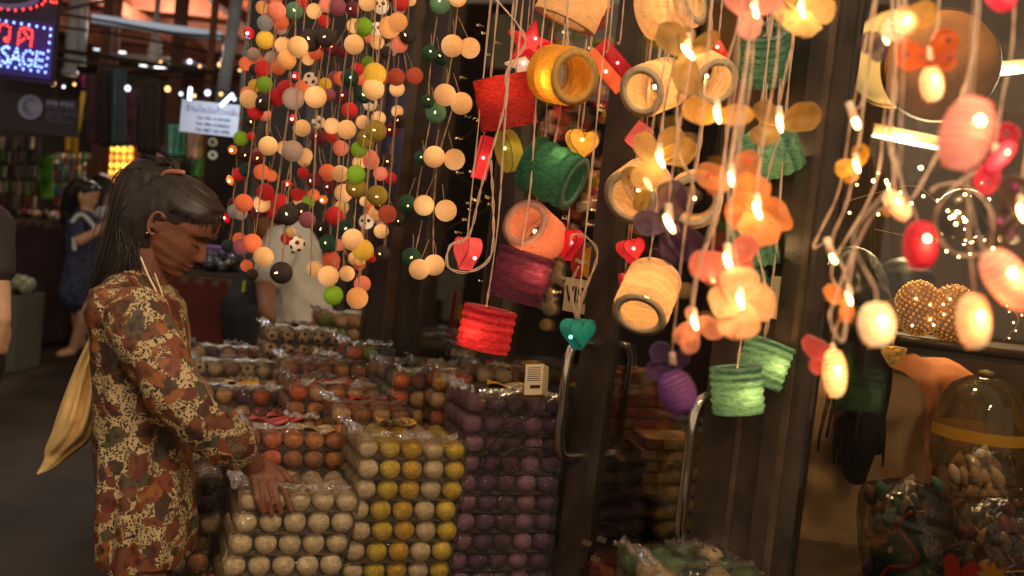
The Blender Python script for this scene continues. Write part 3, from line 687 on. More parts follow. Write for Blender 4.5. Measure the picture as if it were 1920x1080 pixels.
# two people inside the shop, backs to the window
SH = mat('beige_shop_shirt', (206, 168, 122), .8, bs=10, bd=.4); SH2 = mat('brown_blouse', (196, 122, 76), .8, bs=10, bd=.4)
for lab, hp, dd, cm_, wx, st in (('person with very long black hair in a beige top inside the shop', (1566, 560), 2.55, SH, .17, [(-.08, 0, .04), (-.12, 0, -.05), (-.13, 0, -.22), (-.11, 0, -.36), (-.10, 0, -.44)]),
                               ('person in a brown blouse behind the window glass', (1690, 560), 3.0, SH2, .16, None)):
    h = gp(*hp, dd); z = h.z; ax_ = (CR @ Vector((1, 0, 0))); ax_.z = 0; ax_.normalize(); bx = Vector((-ax_.y, ax_.x, 0))
    def q(x, y, zz): return h + ax_ * x + bx * y + Vector((0, 0, zz))
    jj = [([q(0, 0, -.1), q(0, 0, -.2)], [.055, .06])] + [([q(s_ * .19, 0, -.26), q(s_ * .24, .02, -.55), q(s_ * .18, .2, -.6)], [.05, .042, .032]) for s_ in (-1, 1)] + [([q(s_ * .09, 0, -.75), q(s_ * .09, 0, .06 - z)], [.08, .05]) for s_ in (-1, 1)]
    cc = [('top', cm_, [([q(-wx, 0, -.25), q(wx, 0, -.25)], [.085, .085]), ([q(0, 0, -.3), q(0, 0, -.55), q(0, 0, -1.0)], [.155, .15, .19])] + [([q(s_ * .19, 0, -.26), q(s_ * .24, .02, -.54)], [.075, .065]) for s_ in (-1, 1)]), ('skirt', cm_, [([q(0, 0, -.8), q(0, 0, -1.2)], [.2, .19])])]
    figure(lab, h, 100, jj, cc, hairstyle=st, pitch=14, skin=SKIN)
# ------------------------------------------------------------------ packed cotton balls
PAL = dict(c=(246, 182, 114), C=(238, 160, 90), o=(240, 112, 62), p=(243, 128, 95), r=(205, 35, 38), d=(112, 28, 42), g=(24, 70, 48), G=(98, 142, 98),
           l=(130, 172, 30), y=(236, 178, 55), m=(142, 114, 28), k=(54, 40, 36), t=(176, 142, 122), e=(152, 148, 142), P=(152, 76, 86), T=(35, 60, 66), u=(182, 72, 42),
           w=(238, 216, 184), Y=(240, 210, 66), L=(236, 188, 44), v=(150, 106, 142), V=(92, 56, 104), q=(84, 50, 74), b=(186, 122, 82), B=(128, 90, 66), z=(232, 184, 138), s=(235, 205, 165))
NAMES = dict(c='cream', C='amber', o='orange', p='salmon', r='red', d='maroon', g='dark green', G='sage green', l='lime', y='yellow', m='mustard', k='black',
             t='taupe', e='grey', P='mauve', T='dark teal', u='rust', s='spotted', a='panda face', x='red crystal', X='amber crystal')
BD = .0490
_ballmesh = {}
def ball_mat(code, lit):
    c = PAL[code]
    m = mat('cotton_' + ('lit_' if lit else '') + code, c, .75 if not lit else .6, emit=lit, ns=(9 if lit else 110), na=.34 if lit else .2, bs=(16 if lit else 260), bd=.5, stretch=(1, 1, 3))
    return m
SPOT = mat('black_spot', (36, 28, 26), .6)
def packmesh(code):
    if code not in _ballmesh:
        _ballmesh[code] = MB().sphere((0, 0, 0), BD / 2, 18, 12).mesh('ball', ball_mat(code, 0))
    return _ballmesh[code]
_spotmesh = []
def spotted(mb, c, r, R, n=12, sr=.3):
    ph = (1 + 5 ** .5) / 2
    ds = [Vector(v).normalized() for v in ((0, 1, ph), (0, -1, ph), (0, 1, -ph), (0, -1, -ph), (1, ph, 0), (-1, ph, 0), (1, -ph, 0), (-1, -ph, 0), (ph, 0, 1), (-ph, 0, 1), (ph, 0, -1), (-ph, 0, -1))]
    for q in ds[:n]:
        q = R @ q; x = q.orthogonal().normalized(); y = q.cross(x)
        a = [c + q * r * 1.012 + (x * math.cos(t * PI / 5) + y * math.sin(t * PI / 5)) * r * sr * .02 for t in range(10)]
        rr = [[c + ((q + (x * math.cos(t * PI / 5) + y * math.sin(t * PI / 5)) * s_).normalized()) * r * 1.015 for t in range(10)] for s_ in (sr, sr * .5)]
        mb.loft(rr, False); mb.f.append(list(range(len(mb.v) - 10, len(mb.v))))
if True:
    b = MB(); spotted(b, Vector((0, 0, 0)), BD / 2, Euler((.4, .3, .2)).to_matrix())
    _spotmesh.append(b.mesh('spots', SPOT))
STK = math.radians(21)
SV = Vector((math.cos(STK), math.sin(STK), 0)); SU = Vector((-math.sin(STK), math.cos(STK), 0)); SZ = Vector((0, 0, 1))
PP = .0535; PH = .0495
WRAP = film('cellophane', (250, 244, 232), .045, .06, 80, 1.0, .012)
_wrap = {}
def wrapmesh(nx, ny, top):
    k = (nx, ny, top)
    if k in _wrap: return _wrap[k]
    hx, hy, hz = nx * PP / 2 + .003, ny * PP / 2 + .003, PH / 2
    rows = []; q = 5; b = MB(); mz = 6
    def bul(t): return abs(math.cos(t))
    NU, NV = nx * q, ny * q
    # walk the perimeter of the block, several heights, then the top sheet
    per = [(-hx + 2 * hx * i / NU, -hy, 0, -1) for i in range(NU)] + [(hx, -hy + 2 * hy * i / NV, 1, 0) for i in range(NV)] + \
          [(hx - 2 * hx * i / NU, hy, 0, 1) for i in range(NU)] + [(-hx, hy - 2 * hy * i / NV, -1, 0) for i in range(NV)]
    rings = []
    for k_ in range(mz + 1):
        z = -hz + 2 * hz * k_ / mz; ring = []
        for x, y, ax, ay in per:
            s_ = bul(PI * (x + hx) / PP - PI / 2) if ay else bul(PI * (y + hy) / PP - PI / 2)
            e = (math.cos(z / hz * PI / 2) ** .6 if abs(z) < hz else 0)
            o = -.006 + .0055 * s_ * e - .004 * (1 - e)
            ring.append(Vector((x + ax * o, y + ay * o, z)))
        rings.append(ring)
    b.loft(rings, False)
    if top:
        def tp(u, v):
            x, y = -hx + 2 * hx * u, -hy + 2 * hy * v
            e = min(1, min(u, 1 - u) * nx * 2.2, min(v, 1 - v) * ny * 2.2)
            z = hz - .004 + .005 * e * (bul(PI * (x + hx) / PP - PI / 2) * bul(PI * (y + hy) / PP - PI / 2)) ** .7 + .003 * noise.noise((x * 40, y * 40, nx))
            return Vector((x * .985, y * .985, z))
        b.grid(tp, NU, NV)
    _wrap[k] = b.mesh('wrap', WRAP)
    return _wrap[k]
TRAY = mat('grey_card', (120, 104, 86), .8)
ordw = ['top', 'second', 'third', 'fourth', 'fifth', 'sixth', 'seventh', 'eighth', 'ninth', 'tenth', 'eleventh']
LBL = [mat('printed_red_card', (168, 44, 26), .35, ns=60, na=.6), mat('printed_yellow_card', (214, 160, 44), .35, ns=50, na=.4)]
FLOORZ = .52
steps = []
def stack(desc, px, py, d, nx, ny, layers, pal, mode='col', jit=.006, card=None, yaw=0.0, allrows=False):
    p0 = at(px, py, d); R0 = Matrix.Rotation(STK + yaw, 3, 'Z')
    v = R0 @ Vector((1, 0, 0)); u = R0 @ Vector((0, 1, 0))
    rng = random.Random(hash((px, py)) & 0xffff); cen0 = p0 + v * (nx - 1) * PP / 2 + u * (ny - 1) * PP / 2
    colrow = [rng.choice(pal) for _ in range(nx)] if mode == 'mix' else [pal[i % len(pal)] for i in range(nx)]
    for k in range(layers):
        jx, jy = (rng.uniform(-jit, jit), rng.uniform(-jit, jit)) if k else (0, 0)
        if desc.startswith('white') : jx -= .007 * k
        c = cen0 - SZ * PH * k + v * jx + u * jy
        if c.z - PH / 2 < FLOORZ: break
        lay = 'top of its stack' if k == 0 else ordw[k] + ' from the top'
        Rk = R0 @ Matrix.Rotation(rng.uniform(-.03, .03) if k else 0, 3, 'Z'); v = Rk @ Vector((1, 0, 0)); u = Rk @ Vector((0, 1, 0))
        t = thing('ball_pack', f'{desc}, {lay}', 'pack of balls', c - SZ * PH / 2, 'cellophane packs of cotton balls', R0)
        for i in range(nx):
            for j in range(ny):
                if k and not (j == 0 or i == 0): continue
                if mode == 'mix': code = rng.choice(pal)
                elif mode == 'rows': code = pal[j % len(pal)]
                else: code = colrow[i]
                q = c + v * (i - (nx - 1) / 2) * PP + u * (j - (ny - 1) / 2) * PP + SZ * rng.uniform(-.001, .001)
                rot = Euler((rng.uniform(0, 6), rng.uniform(0, 6), rng.uniform(0, 6))).to_matrix().to_4x4()
                o = link('ball', packmesh(code), t, Matrix.Translation(q) @ rot)
                if code == 's': link('spots', _spotmesh[0], o, Matrix.Translation(q) @ rot)
        link('wrap', wrapmesh(nx, ny, k == 0), t, Matrix.Translation(c) @ Rk.to_4x4())
        MB().box(c - SZ * (PH / 2 - .0012), nx * PP - .034, ny * PP - .03, .0016, R0).build('tray_card', TRAY, t, False)
        if k == 0:                                     # gathered ends of the film, standing up and crinkled
            for q_, (a0, b0, la, lb) in enumerate(((-nx * PP / 2, 0, .035, ny * PP * .8), (0, -ny * PP / 2 + .01, nx * PP * .8, .03), (rng.uniform(-.05, .05), rng.uniform(-.04, .06), .09, .05))):
                cc = c + v * a0 + u * b0 + SZ * (PH / 2 + .001); sd_ = rng.uniform(0, 90); b = MB()
                b.grid(lambda s_, t_: cc + v * (s_ - .5) * la + u * (t_ - .5) * lb + SZ * (.010 + .016 * noise.noise((s_ * la * 70, t_ * lb * 70, sd_)) + .008 * noise.noise((s_ * la * 180, t_ * lb * 180, sd_))), 12, 12)
                b.build('film_fold', WRAP, t)
        if card and k == 0:
            for q_, (a0, b0) in enumerate(card):
                rr = rng.uniform(-.4, .4)
                cc = c + v * a0 + u * b0 + SZ * (PH / 2 + .003)
                Rr = R0 @ Matrix.Rotation(rr, 3, 'Z')
                b = MB(); b.grid(lambda s_, t_: cc + Rr @ Vector(((s_ - .5) * .10, (t_ - .5) * .055, .006 * math.sin(s_ * 7 + t_ * 3) + .004 * math.sin(t_ * 11))), 10, 6)
                b.build('label_card', LBL[(q_ + px) % 2], t)
    steps.append((cen0, nx * PP, ny * PP, cen0.z - PH * (k if c.z - PH / 2 < FLOORZ else k + 1) + PH / 2, R0))
    return p0
stack('white cotton ball pack under the hand', 470, 937, 2.20, 5, 4, 7, 'wwwww', jit=.003)
stack('yellow and white striped ball pack', 689, 839, 2.33, 5, 4, 10, 'wYLwY', card=[(.0, .09)])
stack('purple and violet ball pack against the door', 893, 757, 2.46, 5, 4, 11, 'vVqvV', card=[(.02, .06)])
stack('tan and dark ball pack left of the white stack', 350, 905, 2.40, 2, 3, 7, 'wBbwkV', 'mix', jit=.012)
stack('brown and amber ball pack behind the white stack', 470, 822, 2.50, 5, 4, 4, 'bCzbp', 'mix', card=[(-.05, .02), (.06, -.06), (.0, .07)])
stack('purple, salmon and cream ball pack beside the sleeve', 385, 740, 2.92, 5, 4, 4, 'zVpzPo', 'mix', card=[(0, .0)])
stack('pale speckled ball pack behind the salmon pack', 372, 690, 3.28, 6, 3, 4, 'zswts', 'mix')
stack('mixed fancy ball pack farthest on the left', 372, 662, 3.62, 6, 3, 4, 'mVzluP', 'mix')
stack('black spotted football pack', 512, 628, 3.42, 5, 4, 5, 's', card=[(0, .05)])
stack('tan and peanut coloured pack below the dark pillar', 612, 600, 3.72, 5, 4, 4, 'Czlz', 'mix')
stack('brown and tan mixed pack in the middle', 560, 735, 2.78, 5, 4, 4, 'bCzpto', 'mix', card=[(0, -.04)])
stack('dark brown mixed pack in the middle row', 545, 690, 3.12, 5, 4, 4, 'bCPzpb', 'mix')
stack('olive and cream ball pack behind the yellow stack', 640, 775, 2.60, 4, 3, 4, 'CzbTo', 'mix', card=[(0, .02)])
stack('orange, lime and white mixed ball pack', 752, 713, 2.72, 2, 6, 6, 'wodlPTz', 'mix', jit=.003)
stack('multicoloured ball pack beside the orange one', 664, 662, 3.22, 3, 4, 5, 'pmlTou', 'mix')
stack('cream and brown ball pack left of the purple stack', 828, 716, 2.66, 2, 6, 6, 'wBoyz', 'mix', jit=.003)
stack('taupe and dark ball pack behind the purple stack', 910, 706, 2.78, 4, 4, 6, 'tzbwz', 'mix', card=[(.0, .0), (.08, .05)])
stack('dull grey brown ball pack at the window', 880, 672, 3.02, 3, 4, 6, 'tzbzw', 'mix', card=[(.0, .03)])
# green and white pack by the chrome pull
stack('green and cream ball pack on the floor stand by the door', 1246, 1092, 1.72, 4, 3, 3, 'wGgG', 'mix', jit=.002)
st = thing('display_stand', 'tiered dark stand carrying the packs of cotton balls', 'stand', (steps[1][0].x, steps[1][0].y, 0))
for c, wx, wy, z, R0 in steps:
    MB().box((c.x, c.y, z / 2 - .002), wx - .004, wy - .004, z - .004, R0).build('step', mat('dark_stand_board', (52, 38, 32), .7, ns=8, na=.3), st, False)

# adapter box on the purple stack, with its black lead
ad = thing('power_adapter', 'cream plastic light controller box standing on the purple packs', 'adapter', at(1008, 745, 2.42))
Ma = camframe(1006, 714, 2.42, 4, -25, -18)
CRM = mat('cream_plastic', (226, 206, 168), .4, bs=200, bd=.05)
k = at(0, 0, 1) ; s_ = 2.42 / F
MB().box(Ma.translation, 36 * s_, 58 * s_, 26 * s_, Ma.to_3x3()).build('case', CRM, ad, False)
for i in range(7):
    MB().box(Ma @ Vector((0, (22 - i * 4) * s_, 13 * s_)), 26 * s_, 1.4 * s_, .8 * s_, Ma.to_3x3()).build('vent_slot', SPOT, ad, False)
MB().box(Ma @ Vector((4 * s_, -14 * s_, 13.5 * s_)), 20 * s_, 6 * s_, 2 * s_, Ma.to_3x3()).build('switch', SPOT, ad, False)
cdm = MB().tube(catmull([at(1018, 745, 2.40), at(1000, 775, 2.36), at(960, 800, 2.36), at(925, 830, 2.38), at(908, 880, 2.39), at(930, 892, 2.39), at(946, 850, 2.38), at(1000, 838, 2.40), at(1040, 845, 2.44)], 6), .0022, 6)
cdm.build('lead', CB, ad)

# ------------------------------------------------------------------ curtain of ball lights
Z4 = """545 75 120 G;425 75 130 p;455 150 110 o;350 155 110 e;680 75 105 c;350 270 125 y;240 220 90 x;220 430 95 o;310 420 90 o;335 465 115 r;280 470 80 T;395 395 100 t;470 305 110 c;570 315 140 c;495 405 130 C;655 272 155 k;760 255 130 k;748 143 85 r;640 395 90 c;705 365 80 r;800 330 95 d;880 350 85 d;840 50 120 P;945 60 105 d;1040 15 120 c;1130 40 110 a;1265 20 110 r;1330 0 80 c;1015 183 125 l;950 175 100 c;950 300 135 c;1105 285 95 c;1100 200 100 a;1190 185 150 C;1245 150 130 C;1315 240 120 k;1260 300 110 p;1050 260 60 p;1090 500 155 y;1235 520 120 u;1360 512 115 u;1170 520 80 u;920 528 125 g;860 530 95 o;970 470 90 r;995 530 90 o;1080 600 150 c;1240 600 105 c;1020 640 120 g;345 570 110 l;280 580 90 y;240 670 125 c;340 695 115 k;285 750 110 r;260 820 90 k;490 600 120 r;430 655 120 r;540 665 150 t;690 655 150 c;655 535 95 s;755 570 90 y;780 640 90 P;870 650 95 d;555 510 70 x;540 800 75 x;600 865 115 c;710 925 110 d;710 825 90 s;800 850 110 c;900 875 130 c;920 745 110 r;810 930 90 u;860 1000 105 p;1010 825 95 c;1115 800 100 c;1095 885 150 m;1030 935 125 m;985 1010 115 l;1060 700 100 a;1210 880 100 d;1260 820 90 k;1060 1060 100 p;185 935 100 l;255 920 60 r;130 1010 80 X;215 1045 95 k;370 985 130 c;535 1020 145 t;620 1050 100 c;480 1000 100 c;300 1070 95 d;330 50 90 C;600 20 90 r;900 -20 100 k;420 5 90 o"""
Z5 = """100 185 60 X;150 150 80 r;190 125 75 T;287 135 95 o;180 320 110 o;130 370 90 e;110 310 40 d;70 405 70 x;310 255 105 r;290 325 100 c;395 315 105 r;445 205 60 x;500 270 80 r;445 390 130 k;530 365 100 k;565 315 80 l;560 420 100 P;540 60 85 c;535 140 70 r;600 185 95 d;680 140 105 o;755 145 100 c;690 225 80 d;850 150 115 l;850 228 125 m;775 260 110 c;870 80 85 c;940 70 100 p;995 145 85 p;1040 65 90 k;975 275 125 m;765 345 85 c;720 395 110 r;655 300 70 X;640 475 90 k;685 560 110 g;785 470 100 g;970 380 90 c;1037 385 110 u;912 430 90 a;830 538 130 c;890 600 130 y;845 650 85 c;750 570 70 p;700 660 110 u;605 712 95 c;685 755 125 c;795 740 95 c;715 870 118 l;888 802 100 p;857 885 130 C;940 640 70 r;1005 620 95 k;1100 420 80 k;232 560 115 o;165 580 95 P;298 640 120 c;405 735 135 k;500 565 95 s;440 530 80 r;465 495 60 c;85 575 75 T;270 370 80 d;900 310 60 c"""
ZR = """400+1530/3.6 25/3.6 39 G;1460 360 110 g"""
balls = []
for ln, ox, oy, s_ in ((Z4, 400, 0, 3.6), (Z5, 400, 280, 3.176)):
    for e in ln.split(';'):
        x, y, D, cde = e.split(); balls.append((ox + float(x) / s_, oy + float(y) / s_, float(D) / s_, cde))
RB_ = [(825, 7, 39, 'G'), (805, 100, 31, 'g'), (827, 108, 31, 'g'), (848, 86, 42, 'c'), (881, 90, 39, 'c'), (834, 178, 42, 'c'), (865, 194, 42, 'c'), (817, 211, 39, 'G'), (802, 190, 26, 'g'), (790, 296, 28, 'g'),
       (814, 294, 41, 'c'), (852, 299, 40, 'c'), (764, 382, 35, 'g'), (795, 385, 39, 'c'), (836, 395, 41, 'c'), (771, 483, 37, 'g'), (786, 505, 39, 'c'), (814, 497, 40, 'c'), (797, 402, 22, 'g'), (858, -4, 34, 'c')]
LIT = dict(c=.56, C=.52, o=.42, p=.42, r=.30, d=.14, g=.08, G=.2, l=.22, y=.42, m=.26, k=.05, t=.32, e=.28, P=.30, T=.06, u=.42, s=.6)
_lit = {}
def litmesh(code):
    if code not in _lit: _lit[code] = MB().sphere((0, 0, 0), 1, 22, 14).mesh('ball', offcentre(ball_mat(code, LIT[code])))
    return _lit[code]
TW = mat('twine_cord', (172, 140, 110), .8)
BULB = mat('hot_bulb', (255, 226, 170), .3, emit=14, ecol=(255, 205, 130))
_bulb = MB().sphere((0, 0, 0), 1, 8, 6).mesh('bulb', BULB)
CRY = {'x': mat('red_crystal', (200, 20, 40), .15, emit=.5, ns=30, na=.7), 'X': mat('amber_crystal', (230, 120, 60), .15, emit=.55, ns=30, na=.6)}
_sp2 = {}
def add_ball(t, px, py, D, code, d):
    r = D / 2 * d / F; c = at(px, py, d); rng = random.Random(int(px * 31 + py * 17))
    rot = Euler((rng.uniform(0, 6), rng.uniform(0, 6), rng.uniform(0, 6))).to_matrix()
    M4 = Matrix.Translation(c) @ rot.to_4x4() @ Matrix.Scale(r, 4)
    if code in 'xX':
        b = MB(); prof = [(0, 1.15), (.35, .95), (.75, .35), (.8, -.1), (.45, -.8), (0, -1.2)]
        b.lathe([(q * r, z * r) for q, z in prof], 7, Matrix.Translation(c) @ rot.to_4x4())
        o = b.build('crystal_bead', CRY[code], t, False)
        link('bulb', _bulb, t, Matrix.Translation(at(px - D * .12, py + D * .05, d - r * 1.0)) @ Matrix.Scale(r * .22, 4)); return c, r
    base = 's' if code in 'sa' else code
    o = link('ball', litmesh(base), t, M4)
    if code == 's':
        key = 's'
        if key not in _sp2:
            b = MB(); spotted(b, Vector((0, 0, 0)), 1, Matrix.Identity(3)); _sp2[key] = b.mesh('spots', mat('spot_print', (96, 20, 20), .6))
        link('spots', _sp2[key], o, M4)
    if code == 'a':                                    # round bear face: ears, eye patches, nose
        B = MB(); Rc = CR
        for sx in (-1, 1):
            B.sphere(c + Rc @ Vector((sx * r * .75, r * .72, 0)), r * .3, 10, 7)
            B.sphere(c + Rc @ Vector((sx * r * .38, r * .05, r * .82)), r * .26, 10, 7)
        B.sphere(c + Rc @ Vector((0, -r * .3, r * .95)), r * .12, 8, 6)
        B.build('bear_face', SPOT, o)
    if code in 'kgTdGm' and D > 24:                    # glint of the bulb through the loose thread
        a = rng.uniform(-.3, .3); q = Vector((a, rng.uniform(-.25, .1), 0)); q.z = math.sqrt(1 - q.x ** 2 - q.y ** 2)
        for _ in range(3):
            q2 = (q + Vector((rng.uniform(-.1, .1), rng.uniform(-.1, .1), 0))).normalized()
            link('bulb', _bulb, o, Matrix.Translation(c + CR @ (q2 * r)) @ Matrix.Scale(r * .045, 4))
    return c, r
LEAN = -.088
rx = random.Random(31)
for _ in range(46):                                    # the small balls seen deep in the curtain
    y_ = rx.uniform(-10, 520); balls.append((rx.uniform(455, 745) - .09 * y_ + 20, y_, rx.uniform(22, 28), rx.choice('ccCoporrdkPtulg')))
layers = {'front': [b for b in balls if b[2] >= 35.5], 'middle': [b for b in balls if 28.5 <= b[2] < 35.5], 'back': [b for b in balls if b[2] < 28.5]}
dep = {'front': 2.36, 'middle': 2.62, 'back': 2.98}
nstr = {'front': 8, 'middle': 8, 'back': 9}
def ball_string(label, group, bs, d, cat='string lights'):
    bs = sorted(bs, key=lambda b: b[1]); low = bs[-1]
    t = thing('ball_light_string', label, cat, at(low[0], low[1], d), group)
    cm_ = MB(); x0 = sum(b[0] - LEAN * b[1] for b in bs) / len(bs)
    pts = [at(x0 + LEAN * -60, -60, d)]; ly = -60
    for i, (px, py, D, code) in enumerate(bs):
        dd = d + ((i * 7) % 5 - 2) * .012
        add_ball(t, px, py, D, code, dd)
        xl = x0 + LEAN * py; xc = xl + max(-9, min(9, .5 * (px - xl)))
        if py - ly > 14: pts.append(at(xc + random.uniform(-2, 2), py, dd + .012)); ly = py
        ex = px + (3 if px < xc else -3)
        cm_.tube(catmull([at(ex, py - D * .44, dd), at(ex + (xc - px) * .25, py - D * .75, dd + .003), at(xc, py - D * 1.1 - abs(px - xc) * .7, d + .01)], 4), .0011, 4)
    if len(pts) < 3: pts.append(at(low[0], low[1] - low[2] * .5, d))
    wire(cm_, pts, .00105, .0014, .03, 5, 4)
    cm_.build('cord', TW, t)
    return t
for ly, bs in layers.items():
    bs = sorted(bs, key=lambda b: b[0] - LEAN * b[1]); n = nstr[ly]
    for i in range(n):
        grp = bs[i * len(bs) // n:(i + 1) * len(bs) // n]
        grp = sorted(grp, key=lambda b: b[1]); low, top = grp[-1], grp[0]
        place = ['leftmost', 'second from the left', 'third from the left', 'fourth from the left', 'fifth from the left', 'third from the right', 'second from the right', 'rightmost'] if n == 8 else ['leftmost', 'second from the left', 'third from the left', 'fourth from the left', 'middle one', 'fourth from the right', 'third from the right', 'second from the right', 'rightmost'] if n == 9 else \
                ['leftmost', 'second from the left', 'third from the left', 'fourth from the left', 'third from the right', 'second from the right', 'rightmost']
        ball_string(f'{ly} row string of cotton balls ending in a {NAMES[low[3]]} one, {place[i]}', 'ball light strings of the curtain', grp, dep[ly])
gl = [b for b in RB_ if b[3] in 'gG']; cl = [b for b in RB_ if b[3] == 'c']
ball_string('string of green cotton ball lights in front of the dark pillar', 'green and cream ball strings', gl, 2.5)
ball_string('string of cream cotton ball lights in pairs beside the window pane', 'green and cream ball strings', cl, 2.44)
# ------------------------------------------------------------------ paper lanterns
CORD = mat('pale_plastic_cord', (206, 172, 146), .55)
SOCK = mat('pale_socket', (224, 196, 172), .45)
def paper(name, col, glow=.12):
    key = ('paper', name)
    if key in _M: return _M[key]
    m = bpy.data.materials.new(name); m.use_nodes = True; nt = m.node_tree; N = nt.nodes; L = nt.links
    b = N['Principled BSDF']; b.inputs['Roughness'].default_value = .8
    tc = N.new('ShaderNodeTexCoord'); mp = N.new('ShaderNodeMapping'); mp.inputs['Scale'].default_value = (1, 1, 3) if not name.endswith('cream') else (.6, .6, 2)
    L.new(tc.outputs['Object'], mp.inputs[0])
    n = N.new('ShaderNodeTexNoise'); n.inputs['Scale'].default_value = 34; n.inputs['Detail'].default_value = 7; n.inputs['Distortion'].default_value = 2.2
    L.new(mp.outputs[0], n.inputs[0])
    r = N.new('ShaderNodeMapRange'); r.inputs[1].default_value = .3; r.inputs[2].default_value = .68; r.inputs[3].default_value = .82 if name.endswith(('cream', 'yellow', 'pink')) else .45; r.inputs[4].default_value = 1.1
    L.new(n.outputs['Fac'], r.inputs[0])
    v = N.new('ShaderNodeVectorMath'); v.operation = 'SCALE'; v.inputs[0].default_value = lin(col); L.new(r.outputs[0], v.inputs['Scale'])
    L.new(v.outputs[0], b.inputs['Base Color']); L.new(v.outputs[0], b.inputs['Emission Color']); b.inputs['Emission Strength'].default_value = glow
    t = N.new('ShaderNodeBsdfTranslucent'); L.new(v.outputs[0], t.inputs[0])
    mx = N.new('ShaderNodeMixShader'); mx.inputs[0].default_value = .55
    L.new(b.outputs[0], mx.inputs[1]); L.new(t.outputs[0], mx.inputs[2]); L.new(mx.outputs[0], N['Material Output'].inputs['Surface'])
    bp = N.new('ShaderNodeBump'); bp.inputs['Strength'].default_value = .7; bp.inputs['Distance'].default_value = .004
    L.new(n.outputs['Fac'], bp.inputs['Height']); L.new(bp.outputs[0], b.inputs['Normal']); L.new(bp.outputs[0], t.inputs['Normal'])
    _M[key] = m; return m
LC = dict(red=(196, 52, 44), yellow=(226, 162, 56), green=(44, 96, 74), pink=(238, 150, 122), purple=(90, 36, 60), crimson=(212, 52, 62), cream=(246, 204, 150), mint=(98, 144, 116))
PW = dict(red=.5, crimson=.45, green=.75, mint=.9, pink=.7, yellow=.8, purple=.85, cream=.95)
def lantern(label, px, py, d, R, Lp, ax, col, ridges=0, crumple=.03, power=.45, open_=True, bulb=None, cordto=None, rim=None):
    s = d / F; R *= s; H = Lp * s; z = cdir(*ax); x = z.orthogonal().normalized(); c = at(px, py, d)
    M4 = frame(c, x, z.cross(x)); t = thing('paper_lantern', label, 'lantern', c, 'paper lanterns')
    sd = random.Random(px * 7 + py).uniform(0, 50)
    rings = []; n = 48; K = 30
    for i in range(K + 1):
        q = i / K; ring = []
        for j in range(n):
            a = 2 * PI * j / n
            r = R * (1 + (.035 if ridges else .0) * math.sin(2 * PI * ridges * q) + crumple * noise.noise((math.cos(a) * 2.2, math.sin(a) * 2.2, q * 9 + sd)) + crumple * .7 * noise.noise((math.cos(a) * 5, math.sin(a) * 5, q * 16 + sd)))
            zz = (q - .5) * H * (1 + crumple * .9 * noise.noise((math.cos(a) * 2, math.sin(a) * 2, sd + 3)))
            ring.append(M4 @ Vector((r * math.cos(a), r * math.sin(a), zz)))
        rings.append(ring)
    MB().loft(rings, False).build('shade', paper('crepe_' + col, LC[col]), t)
    if open_:
        rm = mat('rim_' + col, rim or tuple(int(v * .62 + 40) for v in LC[col]), .85, ns=90, na=.15, bs=200, bd=.2)
        for sg in (1, -1):
            MB().lathe([(R * .99, sg * H * .5), (R * 1.0, sg * H * .505), (R * .70, sg * H * .505), (R * .70, sg * H * .47)], 40, M4).build('rim', rm, t)
    bp = at(*(bulb or (px, py)), d) if bulb is None else at(bulb[0], bulb[1], d - R * .55)
    MB().sphere(bp, .0045, 10, 7).build('bulb', BULB, t)
    lamp('bulb_light', bp, power * PW[col], (255, 200, 130), t, .008)
    top = cordto or (px + (py + 60) * .095, -60)
    b = MB(); e = at(px, py - R / s * .8, d)
    wire(b, [e, at(px + (top[0] - px) * .3 + 3, py + (top[1] - py) * .3, d - .01), at(px + (top[0] - px) * .65 - 3, py + (top[1] - py) * .65, d + .01), at(*top, d)], .0012, .0018, .03)
    b.build('cord', CORD, t)
    return t
